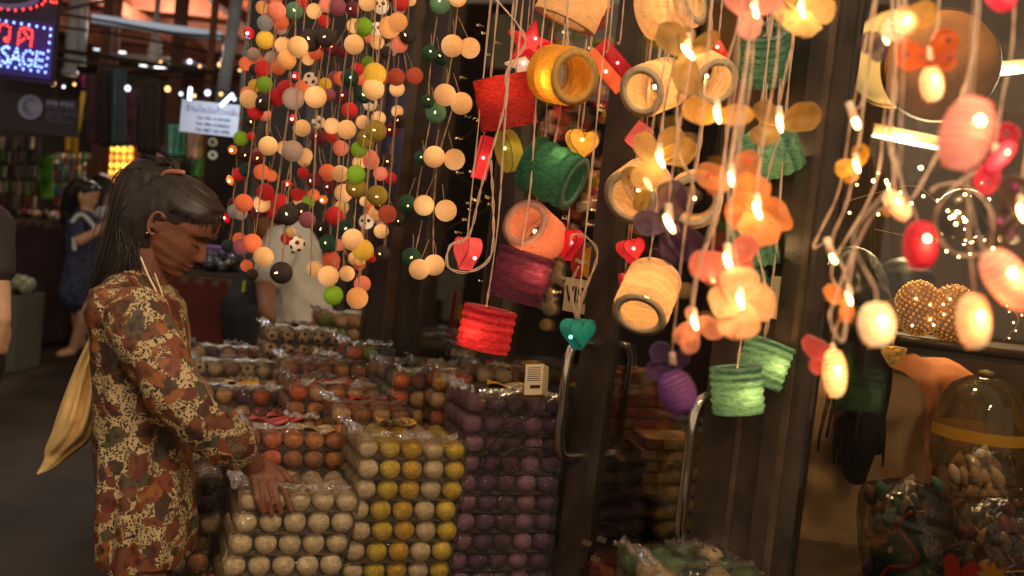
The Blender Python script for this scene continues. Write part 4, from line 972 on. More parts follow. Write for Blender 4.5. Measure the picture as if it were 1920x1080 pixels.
LL = [('crumpled red paper lantern beside the yellow one', 948, 192, 2.22, 54, 95, (.17, -.95, -.15), 'red', 0, .06, .30, True, (938, 165)),
      ('yellow drum lantern facing out beside the red star', 1055, 141, 2.12, 53, 84, (.5, -.25, .8), 'yellow', 3, .012, .30, True, (1028, 150)),
      ('dark green crumpled lantern with a white hot spot', 1036, 325, 2.2, 53, 98, (.78, -.42, .32), 'green', 4, .04, .42, True, (1048, 300)),
      ('salmon pink drum lantern with its mouth to the left', 1003, 434, 2.24, 47, 84, (-.45, .33, .8), 'pink', 0, .012, .30, True),
      ('dark purple crumpled lantern under the salmon one', 976, 517, 2.16, 53, 92, (-.29, -.95, -.05), 'purple', 5, .05, .5, True, (1000, 510)),
      ('bright crimson pleated lantern lowest on the left', 912, 616, 2.14, 50, 78, (-.22, -.97, -.05), 'crimson', 5, .03, .42, True, (890, 622)),
      ('cream pleated lantern cut by the top edge', 1085, -18, 2.25, 62, 125, (-.42, -.9, -.1), 'cream', 0, .03, .35, True),
      ('cream striped lantern topmost beside the door stile', 1258, 12, 2.0, 50, 100, (.75, .12, .6), 'cream', 6, .012, .30, True),
      ('cream drum lantern with grey rim facing left', 1228, 163, 1.98, 47, 98, (-.6, -.32, .72), 'cream', 6, .012, .32, True),
      ('cream drum lantern showing its lit bulb', 1325, 143, 1.99, 45, 84, (.28, -.45, .84), 'cream', 5, .012, .30, True),
      ('sage green lantern hanging mouth up near the top right', 1432, 104, 1.98, 46, 96, (-.15, .78, .58), 'mint', 6, .02, .12, True),
      ('green striped lantern lying sideways behind the brass wings', 1448, 285, 1.97, 50, 104, (.88, .3, .3), 'mint', 5, .02, .40, True),
      ('round cream lantern behind the dark purple wings', 1198, 357, 2.02, 53, 76, (.5, .4, -.7), 'cream', 4, .02, .22, True),
      ('cream crumpled lantern behind the orange flower lamp', 1302, 372, 2.0, 50, 84, (.2, .2, -.9), 'cream', 4, .03, .22, True),
      ('cream drum lantern tilted down over the door pull', 1213, 556, 1.96, 52, 106, (-.36, -.64, .66), 'cream', 5, .014, .32, True),
      ('mint green pleated lantern lowest above the right pull', 1382, 730, 1.86, 48, 86, (.06, -1, -.02), 'mint', 6, .035, .42, True, (1400, 742)),
      ('mint green pleated lantern half hidden behind its twin', 1432, 680, 1.92, 46, 84, (-.36, -.93, .02), 'mint', 6, .035, .40, True, (1452, 685)),
      ('green lantern half hidden by the round orange petals', 1412, 452, 1.96, 50, 80, (.8, .15, .3), 'mint', 5, .02, .22, True),
      ('dark green lantern low behind the peach petals', 1398, 528, 1.98, 42, 84, (.25, -.9, .3), 'green', 5, .02, .12, True)]
for a in LL: lantern(*a)

# ------------------------------------------------------------------ hearts, stars, boxes
def shell_lamp(name, label, cat, out, px, py, d, size, thick, ax, yaw, col, emit, tilt=0, group='shaped paper lamps', hot=None, puff=.12):
    s = d / F; M4 = camframe(px, py, d, ax, yaw, tilt); t = thing(name, label, cat, at(px, py, d), group)
    o = [(x * size * s, y * size * s) for x, y in out]; T = thick * s; b = MB(); rings = []
    for z, k in ((-T / 2 - T * puff, .55), (-T / 2, 1), (T / 2, 1), (T / 2 + T * puff, .55)):
        rings.append([M4 @ Vector((x * k, y * k, z)) for x, y in o])
    b.loft(rings, True).build('shade', mat('lampskin_%d_%d_%d' % col, col, .5, emit=emit * .8, ns=40, na=.25, bs=120, bd=.15), t, False)
    b = MB(); n = len(o); v = [M4 @ Vector((x * 1.02, y * 1.02, T / 2)) for x, y in o]; b.tube(v + [v[0]], .0012, 5)
    b.build('seam', mat('lampskin_seam_%d_%d_%d' % col, tuple(int(c * .75) for c in col), .5), t)
    hp = at(*(hot or (px, py)), d - T * .62 - .012)
    hb = MB().sphere(hp, .0042, 10, 7); hb.build('bulb', mat('glow_%d_%d_%d' % col, tuple(min(255, c + 120) for c in col), .3, emit=2.5), t)
    b = MB(); wire(b, [at(px, py - size * .8, d), at(px + py * .03 + 2, py * .6, d), at(px + (py + 60) * .095, -60, d)], .0011, .0016, .03); b.build('cord', CORD, t)
    return t
def heart(n=28):
    o = []
    for i in range(n):
        a = 2 * PI * i / n
        o.append((16 * math.sin(a) ** 3 / 17, (13 * math.cos(a) - 5 * math.cos(2 * a) - 2 * math.cos(3 * a) - math.cos(4 * a)) / 17 + .1))
    return o
H_ = heart(); ST = [((1 if i % 2 == 0 else .45) * math.sin(PI * i / 5), (1 if i % 2 == 0 else .45) * math.cos(PI * i / 5)) for i in range(10)]
BX = [(-.3, -1), (.3, -1), (.3, 1), (-.3, 1)]; CI = [(math.cos(2 * PI * i / 20), math.sin(2 * PI * i / 20)) for i in range(20)]
CPX = [(.62 * math.cos(2 * PI * i / 20), math.sin(2 * PI * i / 20)) for i in range(20)]
shell_lamp('heart_lamp', 'amber heart lamp above the green lantern', 'lamp', H_, 1090, 272, 2.25, 34, 18, -6, 28, (240, 165, 52), .75, hot=(1092, 262))
shell_lamp('heart_lamp', 'teal heart lamp hanging over the chrome pull', 'lamp', H_, 1083, 625, 2.08, 34, 30, -2, 38, (24, 128, 108), .35, hot=(1070, 632))
shell_lamp('heart_lamp', 'red heart lamp beside the salmon lantern', 'lamp', H_, 1064, 458, 2.26, 34, 22, 0, -45, (214, 28, 38), .6, hot=(1072, 455))
shell_lamp('heart_lamp', 'small red heart lamp right of the door stile', 'lamp', H_, 1183, 470, 2.1, 26, 26, 10, 30, (226, 44, 48), .65, hot=(1188, 466))
shell_lamp('heart_lamp', 'pink red heart lamp seen edge on by the cord loop', 'lamp', H_, 876, 474, 2.2, 36, 28, -6, -62, (236, 74, 66), .7, hot=(890, 484))
shell_lamp('star_lamp', 'red star lamp above the yellow drum lantern', 'lamp', ST, 992, 84, 2.3, 46, 22, -14, 12, (222, 34, 42), .5, hot=(1004, 72), puff=.6)
shell_lamp('star_lamp', 'cream star lamp peeping out under the red star', 'lamp', ST, 982, 118, 2.38, 36, 14, 20, 0, (250, 205, 160), .7, puff=.6)
shell_lamp('box_lamp', 'orange long box lamp left of the door stile', 'lamp', BX, 1136, 134, 2.22, 45, 26, 41, -12, (244, 96, 48), .65)
shell_lamp('box_lamp', 'red long box lamp behind the orange one', 'lamp', BX, 1158, 118, 2.3, 48, 26, 41, -12, (186, 24, 34), .4)
shell_lamp('box_lamp', 'thin red box lamp beside the olive disc', 'lamp', BX, 906, 296, 2.3, 40, 20, -14, 20, (226, 34, 42), .7)
shell_lamp('disc_lamp', 'olive green disc lamp under the red lantern', 'lamp', CPX, 954, 283, 2.26, 40, 26, 14, -52, (146, 130, 40), .32, hot=(946, 278))
shell_lamp('box_lamp', 'small red box lamp below the red heart by the stile', 'lamp', BX, 1172, 540, 2.14, 28, 18, 6, 10, (196, 34, 30), .5)
shell_lamp('box_lamp', 'orange red wire box lamp behind the topmost lanterns', 'lamp', BX, 1345, 88, 2.06, 26, 26, 32, 0, (226, 62, 34), .6)
shell_lamp('diamond_lamp', 'gold edged diamond lamp under the topmost lantern', 'lamp', [(0, .9), (.8, .2), (0, -.9), (-.8, .2)], 1228, 68, 2.05, 28, 14, 20, 30, (128, 116, 36), .25)
cl_ = thing('coil_lamp', 'small red wire coil lamp beside the door stile', 'lamp', at(1198, 255, 2.05), 'shaped paper lamps')
M4 = camframe(1198, 255, 2.05, -38, 0, 0); b = MB()
for i in range(10):
    b.tube([M4 @ Vector((.020 * math.cos(a), -.022 + i * .005, .020 * math.sin(a))) for a in [k * PI / 9 for k in range(19)]], .0012, 5, False)
b.build('coil', mat('copper_red_wire', (206, 84, 60), .35, emit=.25), cl_)
MB().lathe([(.0185, -.024), (.0185, .024)], 24, M4 @ Matrix.Rotation(PI / 2, 4, 'X')).build('shade', mat('coil_skin', (220, 96, 84), .4, emit=.7), cl_)

# ------------------------------------------------------------------ butterfly, flower and cocoon lamps
def nylon(col, glow=.1):
    return mat('nylon_%d_%d_%d' % col, col, .45, emit=glow * .55, ns=26, na=.32, bs=90, bd=.35, alpha=.66, trans=.55)
def petal(b, rim, M4, Lw, Ww, cup, n=14, m=8, seed=0.0):
    edge = []
    def P(u, v):
        wd = Ww * math.sqrt(max(.0004, 1 - (2 * (.04 + .955 * u) - 1) ** 2)) * (.62 + .42 * u)
        x = (v - .5) * 2 * wd; y = u * Lw
        z = cup * (u * u * .6 - u) * Lw + cup * .5 * (x * x) / max(Ww, 1e-4)
        k = Ww * .16
        p = Vector((x + k * noise.noise((u * 3, seed, 1)), y + k * u * noise.noise((v * 3, seed, 5)), z + k * 1.3 * noise.noise((u * 2.5, v * 2.5, seed))))
        return M4 @ p
    b.grid(P, n, m)
    edge = [P(i / n, 0) for i in range(n + 1)] + [P(1 - i / n, 1) for i in range(n + 1)]
    rim.tube(edge + [edge[0]], .0010, 5)
def wing_lamp(label, px, py, d, size, wings, col, glow=.12, body=None, hot=1.0, ang=0, tilt=0, yaw=0, spots=None, cat='lamp', cord=None, power=.10, name='butterfly_lamp', ratio=.42, bodycol=(255, 226, 180), belly=0):
    s = d / F; t = thing(name, label, cat, at(px, py, d), 'butterfly and flower lamps'); M0 = camframe(px, py, d, ang, yaw, tilt)
    for k, (a, l) in enumerate(wings):
        M4 = M0 @ Matrix.Rotation(math.radians(a), 4, 'Z') @ Matrix.Rotation(math.radians(14 + 26 * noise.noise((px * .13, k * 5.1, 2))), 4, 'X') @ Matrix.Rotation(math.radians(75 * noise.noise((py * .17, k * 3.7, 8))), 4, 'Y')
        b, r = MB(), MB(); petal(b, r, M4, size * l * s, size * l * ratio * s, .42, seed=px * .37 + k * 3.1)
        o = b.build('wing', nylon(col, glow), t); r.build('wire', mat('wire_%d_%d_%d' % col, tuple(int(c * .8) for c in col), .4), o)
        if spots:
            q = M4 @ Vector((0, size * l * .72 * s, -.10 * size * l * s + .004))
            MB().sphere(q, size * .075 * s, 10, 6, M4.to_3x3(), (1, 1, .3)).build('wing_spot', mat('spot_%d_%d_%d' % spots, spots, .5), o)
    if body:                                           # thread cocoon body: (dx, dy, length, width, angle)
        dx, dy, bl, bw, ba = body
        Mb = camframe(px + dx, py + dy, d - .004, ba); n = 30
        prof = [(max(.0005, bw * s * math.sqrt(max(0, 1 - (2 * i / n - 1) ** 2)) ** .8 * (1 + .04 * math.sin(i * 2.0))), (i / n - .5) * bl * s) for i in range(n + 1)]
        MB().lathe(prof, 20, Mb @ Matrix.Rotation(-PI / 2, 4, 'X')).build('cocoon', mat('cocoon_%d_%d_%d_%s' % (*bodycol, hot), bodycol, .7, emit=hot, ns=60, na=.2, stretch=(.4, .4, 3)), t)
        hb_ = MB(); hx = []
        for i in range(150):
            q = .04 + .92 * i / 149; r_ = bw * s * math.sqrt(max(0, 1 - (2 * q - 1) ** 2)) ** .8 * 1.02; a_ = q * 2 * PI * 9
            hx.append(Mb @ Vector((r_ * math.cos(a_), (q - .5) * bl * s + .0022 * math.sin(a_ + 1), r_ * math.sin(a_))))
        hb_.tube(hx, .0009 * d, 4)
        hb_.build('thread', mat('cocoon_thread_%d_%d_%d' % bodycol, tuple(int(c * (.93, .74, .6)[k_]) for k_, c in enumerate(bodycol)), .7, emit=hot * .42), t)
        if hot > .3: MB().sphere(Mb @ Vector((0, bl * s * .12, bw * s * .9)), bw * s * .22, 10, 8).build('bulb', BULB, t)
    else:
        Mb = camframe(px, py, d - size * .15 * s, ang + 20)
        MB().sphere(Mb.translation, size * .10 * s, 12, 8, Mb.to_3x3(), (.8, 2.4, .8)).build('bulb', BULB, t)
    MB().tube([at(px - 2, py - size * .45, d), at(px, py - size * .08, d - .003)], [size * .09 * s, size * .12 * s], 10).build('socket', SOCK, t)
    if power: lamp('bulb_light', Mb.translation + CR @ Vector((0, 0, .022)), power, (255, 205, 140), t, .012)
    pts = cord or [(px + (py + 60) * .03, py * .62), (px + (py + 60) * .07 + 4, py * .3), (px + (py + 60) * .1, -60)]
    b = MB(); wire(b, [at(px - 2, py - size * .42, d)] + [at(*q, d) for q in pts], .00055 * d, .0008 * d, .03); b.build('cord', CORD, t)
    return t
BW = [(52, 1), (-52, 1), (130, .8), (-130, .8)]
FL = [(8, 1), (92, .88), (168, 1.08), (262, .95)]
OLV, YEL, ORG, PNK, PCH, PUR, MAG, DKW = (176, 136, 66), (230, 168, 70), (232, 128, 66), (238, 144, 130), (242, 170, 126), (84, 52, 84), (206, 44, 74), (92, 66, 60)
wing_lamp('ochre butterfly lamp in front of the cream drum lanterns', 1290, 98, 1.50, 78, [(38, .95), (160, 1.05), (-75, .8), (-20, .6)], OLV, .10, ang=20, cord=[(1295, 60), (1300, 10), (1305, -60)])
wing_lamp('pink flower lamp cut by the top edge', 1415, 20, 1.25, 62, [(60, 1.1), (-60, .9), (165, .9)], PNK, .25, cord=[(1420, -20), (1424, -60)])
wing_lamp('yellow petal lamp at the top beside the frame post', 1503, 20, 1.35, 62, FL, (236, 186, 116), .2, ratio=.62, tilt=-20, power=.16, cord=[(1506, -20), (1510, -60)], name='flower_lamp')
wing_lamp('yellow bow shaped butterfly lamp with a white bulb', 1345, 216, 1.42, 70, [(82, .95), (-82, .95), (100, .6), (-100, .6)], YEL, .26, ang=-4, cord=[(1352, 150), (1380, 60), (1405, -60)])
wing_lamp('brass winged lamp in front of the green striped lantern', 1462, 232, 1.55, 72, [(60, .8), (-70, 1.05), (130, .85)], (176, 132, 64), .12, ang=-8)
wing_lamp('golden petal lamp glowing over the round cream lantern', 1238, 300, 1.55, 70, [(40, .9), (-35, .95), (-80, 1.0), (130, 1.05)], (214, 166, 90), .16, ang=6, power=.16)
wing_lamp('ochre spotted petal lamp left of the cream lanterns', 1215, 345, 1.62, 60, [(60, .9), (150, .9), (-60, .5)], (188, 150, 70), .14, spots=(150, 70, 40), ang=12, power=.05)
wing_lamp('round orange flower lamp with a white hot bulb', 1420, 395, 1.30, 74, FL, (236, 140, 74), .22, ratio=.64, tilt=-14, yaw=14, power=.2, name='flower_lamp')
wing_lamp('orange butterfly lamp with red dots above the flower', 1372, 338, 1.36, 70, [(80, 1.05), (-40, .95), (110, .7)], (224, 138, 80), .16, spots=(206, 60, 34), power=.05)
wing_lamp('pink winged lamp with loose white cords', 1365, 492, 1.26, 78, [(-45, .85), (95, .95), (130, .7), (-100, .6)], (234, 122, 100), .2, ang=0, power=.08)
wing_lamp('glowing peach flower lamp at the middle right', 1388, 565, 1.22, 66, FL, (242, 170, 122), .28, ratio=.64, tilt=-10, power=.22, name='flower_lamp', cord=[(1380, 480), (1366, 330), (1400, 100), (1420, -60)])
wing_lamp('dusky peach petal lamp left of the glowing flower', 1302, 605, 1.3, 62, [(20, .5), (-110, .95), (170, .95), (140, .8)], (226, 150, 116), .2, power=.1, cord=[(1312, 500), (1352, 380), (1366, 200), (1400, -60)])
wing_lamp('dark purple butterfly lamp over the cream lanterns', 1255, 420, 1.42, 84, [(-10, .95), (75, .8), (180, .9), (-150, .95)], PUR, .02, ang=8, power=.0)
wing_lamp('purple fish shaped lamp with pink lights by the pull', 1262, 690, 1.35, 66, [(100, .8), (40, .85), (-40, .6)], (88, 62, 110), .05, body=(8, 45, 84, 34, 24), bodycol=(104, 58, 118), hot=.12, power=.0)
wing_lamp('pink petal lamp hanging left of the right lanterns', 1335, 520, 1.34, 52, [(60, .9), (-80, .9)], PNK, .2, power=.0)
# right-hand window: cocoon bodied butterflies
R_ = [('white cocoon lamp with yellow wings at the top right', 1685, 48, 1.2, 48, [(-20, .8), (-62, 1.5), (-165, .9)], YEL, (0, 0, 64, 26, -62), (255, 216, 156), .85, None, None),
      ('orange butterfly lamp with dark spots before the round shade', 1743, 118, 1.18, 62, [(-38, 1.15), (-78, .85), (75, 1.15)], (234, 104, 36), (4, 40, 66, 21, 8), (255, 214, 150), .8, (92, 40, 70), None),
      ('big pink cocoon lamp nearest on the right', 1812, 235, .95, 66, [(70, .6), (-100, .5)], (236, 90, 84), (0, 15, 140, 46, -16), (248, 146, 118), .62, None, [(1812, 160), (1830, 60), (1836, -60)]),
      ('round white cocoon lamp low in front of the frame', 1644, 600, 1.0, 40, [(20, .5)], PCH, (0, 8, 84, 33, 6), (255, 214, 150), .85, None, [(1640, 540), (1600, 440), (1680, 330), (1690, 200), (1700, -60)]),
      ('cream cocoon lamp wound with bands before the gold shades', 1826, 590, .98, 40, [(-20, .4)], PCH, (0, 12, 104, 30, 4), (250, 190, 130), .6, None, [(1826, 540), (1815, 400), (1822, 200), (1840, -60)]),
      ('pink and cream striped cocoon lamp at the right edge', 1886, 520, .96, 44, [(10, .5)], PNK, (4, 4, 130, 36, 38), (248, 158, 120), .62, None, [(1850, 480), (1810, 330), (1820, 100), (1832, -60)]),
      ('small cocoon lamp with two pink wings lowest at the post', 1563, 668, 1.22, 52, [(62, 1.3), (118, .95)], (224, 88, 84), (2, 32, 92, 22, 4), (255, 206, 130), .8, None, [(1566, 620), (1585, 560), (1560, 500), (1640, 350), (1660, 200), (1690, -60)]),
      ('deep pink cocoon lamp hanging in the cord tangle', 1724, 452, 1.1, 44, [(60, .5)], PNK, (2, 8, 92, 31, 0), (214, 40, 56), .4, None, [(1716, 400), (1690, 340), (1670, 200), (1700, -60)]),
      ('magenta winged lamp at the right edge', 1868, 302, 1.1, 70, [(-15, 1.05), (150, 1.0)], MAG, (8, -8, 70, 16, -40), (236, 70, 96), .6, (70, 30, 40), None),
      ('yellow spotted butterfly lamp beside the frame post', 1606, 312, 1.25, 56, [(100, .8), (-10, .75), (150, .6)], (222, 156, 36), None, (255, 226, 180), 1, (80, 50, 20), [(1612, 260), (1628, 120), (1650, -60)]),
      ('orange petal lamp behind the round white cocoon', 1592, 560, 1.2, 56, [(70, .9), (175, .8)], (230, 136, 66), None, (255, 226, 180), 1, None, [(1580, 500), (1560, 450), (1600, 330), (1650, -60)]),
      ('dark smoky butterfly lamp at the right edge', 1915, 400, 1.12, 74, [(20, 1.0), (110, .9), (150, .9)], DKW, None, (255, 226, 180), 1, (160, 40, 120), None),
      ('red cocoon lamp cut by the top right corner', 1878, -8, 1.1, 40, [(90, .7)], MAG, (0, 0, 56, 26, 60), (236, 62, 96), .6, None, [(1880, -40), (1882, -60)]),
      ('small white cocoon lamp among the tangle of cords', 1682, 385, 1.2, 34, [(120, .9)], OLV, (0, 0, 66, 18, 40), (255, 206, 150), .75, None, [(1676, 330), (1672, 200), (1690, -60)]),
      ('dark plum winged lamp behind the white cocoon', 1660, 70, 1.32, 60, [(110, .9), (150, .8)], (76, 44, 62), None, (255, 226, 180), 1, None, None)]
for lab, px, py, d, sz, wg, col, body, bc, hot, spots, cord in R_:
    wing_lamp(lab, px, py, d, sz, wg, col, .14, body=body, bodycol=bc, hot=hot, spots=spots, cord=cord, power=.10 if col not in (DKW, PUR, (76, 44, 62)) else 0)
# bare mini bulbs and loose cord tangle
for lab, px, py, d, path in (('bare little bulb glowing against the frame post', 1600, 216, 1.25, [(1612, 200), (1630, 120), (1644, -60)]),
                             ('bare upright bulb in a square loop of cord', 1558, 470, 1.3, [(1553, 450), (1525, 465), (1540, 430), (1575, 350), (1600, 200), (1650, -60)])):
    t = thing('mini_bulb', lab, 'bulb', at(px, py, d))
    Mb = camframe(px, py, d, 20)
    MB().tube([Mb @ Vector((0, .018, 0)), Mb @ Vector((0, -.004, 0))], [.0045, .0055], 10).build('socket', SOCK, t)
    MB().sphere(Mb @ Vector((0, -.010, 0)), .0045, 10, 7, Mb.to_3x3(), (1, 2, 1)).build('bulb', BULB, t)
    b = MB(); wire(b, [Mb @ Vector((0, .018, 0))] + [at(*q, d) for q in path], .0007, .0010, .03); b.build('cord', CORD, t)
LOOPS = [([(1745, 360), (1760, 348), (1800, 345), (1845, 375), (1862, 420), (1850, 470), (1800, 478), (1764, 450), (1755, 400), (1790, 350), (1830, 320)], 1.05, 'ring of pale cord looped among the right hand lamps'),
         ([(1835, -60), (1820, 120), (1770, 260), (1730, 340), (1700, 380), (1640, 400), (1600, 480), (1590, 560), (1580, 640), (1556, 600), (1566, 560), (1600, 470)], 1.12, 'thick pale cord running down from the pink cocoon'),
         ([(1668, -60), (1680, 160), (1665, 260), (1690, 340), (1700, 400)], 1.15, 'pale twisted cord left of the orange spotted butterfly'),
         ([(1420, -60), (1400, 120), (1385, 240), (1362, 330), (1335, 420), (1305, 520), (1292, 620)], 1.16, 'thick blurred cord crossing the middle lamps'),
         ([(1276, -60), (1285, 90), (1270, 200), (1275, 290), (1300, 350), (1290, 420), (1270, 480)], 1.5, 'pale cord running down past the cream drum lanterns'),
         ([(875, -60), (980, 60), (968, 110), (950, 135), (946, 200), (905, 340), (880, 440), (845, 460), (840, 500), (880, 510), (920, 480), (925, 400), (920, 300)], 2.12, 'cord looped round the pink red heart lamp'),
         ([(1068, 460), (1075, 440), (1100, 445), (1120, 480), (1090, 560), (1083, 600), (1070, 540), (1085, 500)], 2.18, 'loose cord loop above the teal heart'),
         ([(1462, 250), (1440, 330), (1420, 450), (1432, 520), (1440, 600), (1432, 640)], 1.8, 'twisted cord dropping to the mint lanterns')]
for pts, d, lab in LOOPS:
    b = MB(); wire(b, [at(x, y, d + .02 * math.sin(i * 1.3)) for i, (x, y) in enumerate(pts)], .0007 * d, .0010 * d, .03, 6)
    tag(b.build('cord', CORD), lab, 'cord')
# ------------------------------------------------------------------ the lane: signs and stalls
def board(px0, py0, px1, py1, d, thick, m, name, parent, yaw=0):
    c = at((px0 + px1) / 2, (py0 + py1) / 2, d); R = Matrix.Rotation(yaw, 3, 'Z'); b = MB(); b.box(c, (px1 - px0) * d / F, thick, (py1 - py0) * d / F, R)
    b.build(name, m, parent, False); return Matrix.Translation(c) @ (R @ Matrix.Rotation(PI / 2, 3, 'X')).to_4x4()
d = 6.0
ls = thing('led_sign', 'blue and red dotted light sign reading massage at the upper left', 'sign', at(40, 90, d))
SGN = mat('sign_board_purple', (48, 34, 92), .4)
board(-60, -60, 108, 150, d, .05, mat('sign_case', (34, 26, 46), .5), 'case', ls)
board(-60, 36, 99, 141, d - .03, .012, SGN, 'panel', ls)
RED = mat('red_led', (255, 70, 60), .3, emit=5, ecol=(255, 60, 46)); BLU = mat('blue_led', (150, 170, 255), .3, emit=5.5, ecol=(130, 160, 255))
def leds(name, pts, m, k=4.5):
    b = MB()
    for x, y in pts: b.sphere(at(x / k, y / k, d - .05), .0052, 8, 6, CR, (1, 1.5, .8))
    b.build(name, m, ls)
leds('border', [(52, 180), (117, 190), (180, 200), (245, 211), (310, 222), (372, 235), (428, 245), (425, 300), (416, 360), (408, 430), (400, 490), (390, 553), (383, 610), (323, 600), (260, 592), (195, 582), (131, 572), (67, 562), (5, 553), (-10, 170)], BLU)
leds('letter', [(-12, 262), (-8, 236), (0, 215), (28, 205), (60, 215), (85, 235), (82, 270), (80, 300), (75, 325), (65, 350), (45, 345), (38, 330), (50, 320)], RED)
leds('letter', [(152, 370), (155, 340), (160, 305), (162, 275), (175, 245), (200, 237), (233, 240), (258, 250), (270, 270), (270, 300), (267, 325), (263, 355), (260, 385), (205, 270), (220, 290), (238, 318), (200, 330), (178, 345)], RED)
leds('letter', [(75, 405), (58, 394), (35, 400), (17, 415), (25, 440), (45, 455), (63, 478), (68, 503), (60, 522), (40, 530), (20, 515)], BLU)
leds('letter', [(85, 530), (97, 503), (112, 472), (128, 440), (143, 410), (149, 440), (155, 475), (161, 508), (168, 545), (120, 492), (140, 495)], BLU)
leds('letter', [(275, 450), (252, 430), (220, 432), (200, 455), (192, 485), (195, 515), (207, 540), (240, 555), (263, 545), (268, 512), (245, 505)], BLU)
leds('letter', [(365, 452), (340, 447), (312, 440), (310, 470), (303, 500), (298, 530), (295, 555), (322, 562), (350, 568), (330, 505), (355, 510)], BLU)
leds('letter', [(-20, 405), (-48, 400), (-72, 420), (-55, 445), (-30, 460), (-14, 485), (-25, 515), (-55, 520)], BLU)
leds('arch', [(10, 72), (70, 80), (130, 88), (195, 80), (258, 70), (310, 52), (357, 35), (380, 8), (430, 12), (450, 18), (475, 18), (283, -4)], RED)
MB().tube(catmull([at(x / 4.5, y / 4.5, d - .04) for x, y in ((-60, 40), (60, 58), (170, 52), (260, 30), (320, -10))], 5), .018, 8).build('neon_tube', mat('dim_neon', (96, 92, 120), .3, emit=.25), ls)
lamp('sign_light', at(40, 90, d - .35), 2.2, (90, 90, 255), ls, .15)
lamp('sign_light', at(40, 40, d - .35), .9, (255, 60, 60), ls, .15)
d = 6.6
asn = thing('round_logo_sign', 'dark sign with a pale round emblem and faint lettering', 'sign', at(70, 210, d))
Ms = board(-40, 178, 146, 248, d, .04, mat('dark_sign_board', (38, 32, 44), .5), 'panel', asn)
PALE = mat('pale_print', (150, 150, 178), .5, emit=.10)
Mr = Matrix.Translation(at(57, 201, d - .03)) @ Matrix.Rotation(PI / 2, 4, 'X'); u_ = d / F
for r0, r1 in ((22.5, 21.0), (15.0, 14.2)):
    MB().lathe([(r0 * u_, 0), (r1 * u_, 0), (r1 * u_, .006), (r0 * u_, .006), (r0 * u_, 0)], 40, Mr).build('emblem_ring', PALE, asn)
MB().lathe([(.001, .004), (13 * u_, .004), (13 * u_, 0)], 30, Mr).build('emblem', mat('emblem_disc', (128, 128, 152), .5, ns=8, na=.7, emit=.06), asn)
for i in range(20):
    a = i * 2 * PI / 20 + .1; MB().box(Mr @ Vector((18 * u_ * math.cos(a), 18 * u_ * math.sin(a), .003)), .012, .004, .016).build('emblem_letter', PALE, asn, False)
for i, (tx, sz, y) in enumerate((('ARB IMEX', 10, 191), ('PRODUCTS CO', 6.5, 200), ('CUSTOM MADE LTD', 6.5, 209), ('082 5686 11', 6.5, 216), ('www.arbimex.com', 5.5, 224))):
    text('lettering', tx, Matrix.Translation(at(86, y + 1, d - .026)) @ Matrix.Rotation(PI / 2, 4, 'X'), sz * u_ * 1.25, PALE if i == 0 else mat('faint_print', (104, 100, 124), .5, emit=.04), asn)
d = 5.4; u_ = d / F
wsn = thing('white_thai_sign', 'white board with blue Thai writing and three telephone numbers', 'sign', at(394, 222, d))
board(339, 192, 448, 252, d, .012, mat('white_board', (176, 184, 198), .5, ns=3, na=.08), 'panel', wsn)
INK = mat('navy_ink', (38, 46, 92), .5); INR = mat('red_ink', (150, 60, 80), .5)
Tx = Matrix.Rotation(PI / 2, 4, 'X')
text('lettering', 'ร้านไซน์แก้วเรซิ่น', Matrix.Translation(at(349, 203, d - .008)) @ Tx, 15.5 * u_, INK, wsn, ext=.001)
for i, s__ in enumerate(('Tel: 081-4189489', 'Tel: 086-4186852', 'Tel: 087-1811990')):
    text('lettering', s__, Matrix.Translation(at(368 - i * 1.2, 219 + i * 11 + 1, d - .008)) @ Tx, 8.6 * u_, INK, wsn, ext=.0012, sp=1.05)
text('lettering', 'สาขา', Matrix.Translation(at(428, 213, d - .008)) @ Tx, 7 * u_, INR, wsn)
# hanging goods
def hang(label, cat, name, px0, py0, px1, py1, d, col, folds=3, taper=0.0, parts=True, rough=.75, emit=0, group=None, na=.3):
    t = thing(name, label, cat, at((px0 + px1) / 2, py1, d), group); u = d / F; b = MB(); n = 30; rings = []
    for i in range(13):
        q = i / 12; y = py0 + (py1 - py0) * q; hw = (px1 - px0) / 2 * (1 - taper * (1 - q)); ring = []
        for j in range(n):
            a = 2 * PI * j / n; x = math.cos(a)
            th_ = .05 * (1 + .5 * math.sin(folds * 3 * x + q * 2)) * (.5 + .5 * q)
            ring.append(at((px0 + px1) / 2 + hw * x + 1.5 * noise.noise((x * 2, q * 3, px0)), y + 2 * math.sin(folds * 4 * x) * q, d - math.sin(a) * th_))
        rings.append(ring)
    b.loft(rings).build('cloth', mat('cloth_%d_%d_%d' % col, col, rough, ns=9, na=na, emit=emit), t)
    MB().tube([at(px0 + 2, py0 - 1, d), at(px1 - 2, py0 + 1, d)], .008, 6).build('hanger', CB, t)
    return t
G1 = 'dark garments hung in the lane'
hang('dark maroon garment hung first from the left', 'garment', 'hanging_garment', 160, 140, 188, 268, 7.8, (58, 36, 44), group=G1)
hang('black garment hung beside the maroon one', 'garment', 'hanging_garment', 186, 132, 210, 274, 7.7, (34, 28, 32), group=G1)
hang('teal black garment with a cold sheen', 'garment', 'hanging_garment', 207, 128, 238, 274, 7.6, (34, 58, 72), group=G1, rough=.4)
hang('plum and grey patterned garment', 'garment', 'hanging_garment', 232, 168, 254, 270, 7.9, (110, 66, 92), group=G1, na=.6)
hang('wide dark brown coat hung nearest the white sign', 'garment', 'hanging_garment', 256, 148, 300, 284, 7.4, (40, 26, 26), group=G1)
hang('pale printed paper hung between two garments', 'poster', 'hanging_poster', 234, 168, 254, 216, 7.95, (160, 156, 160), 1)
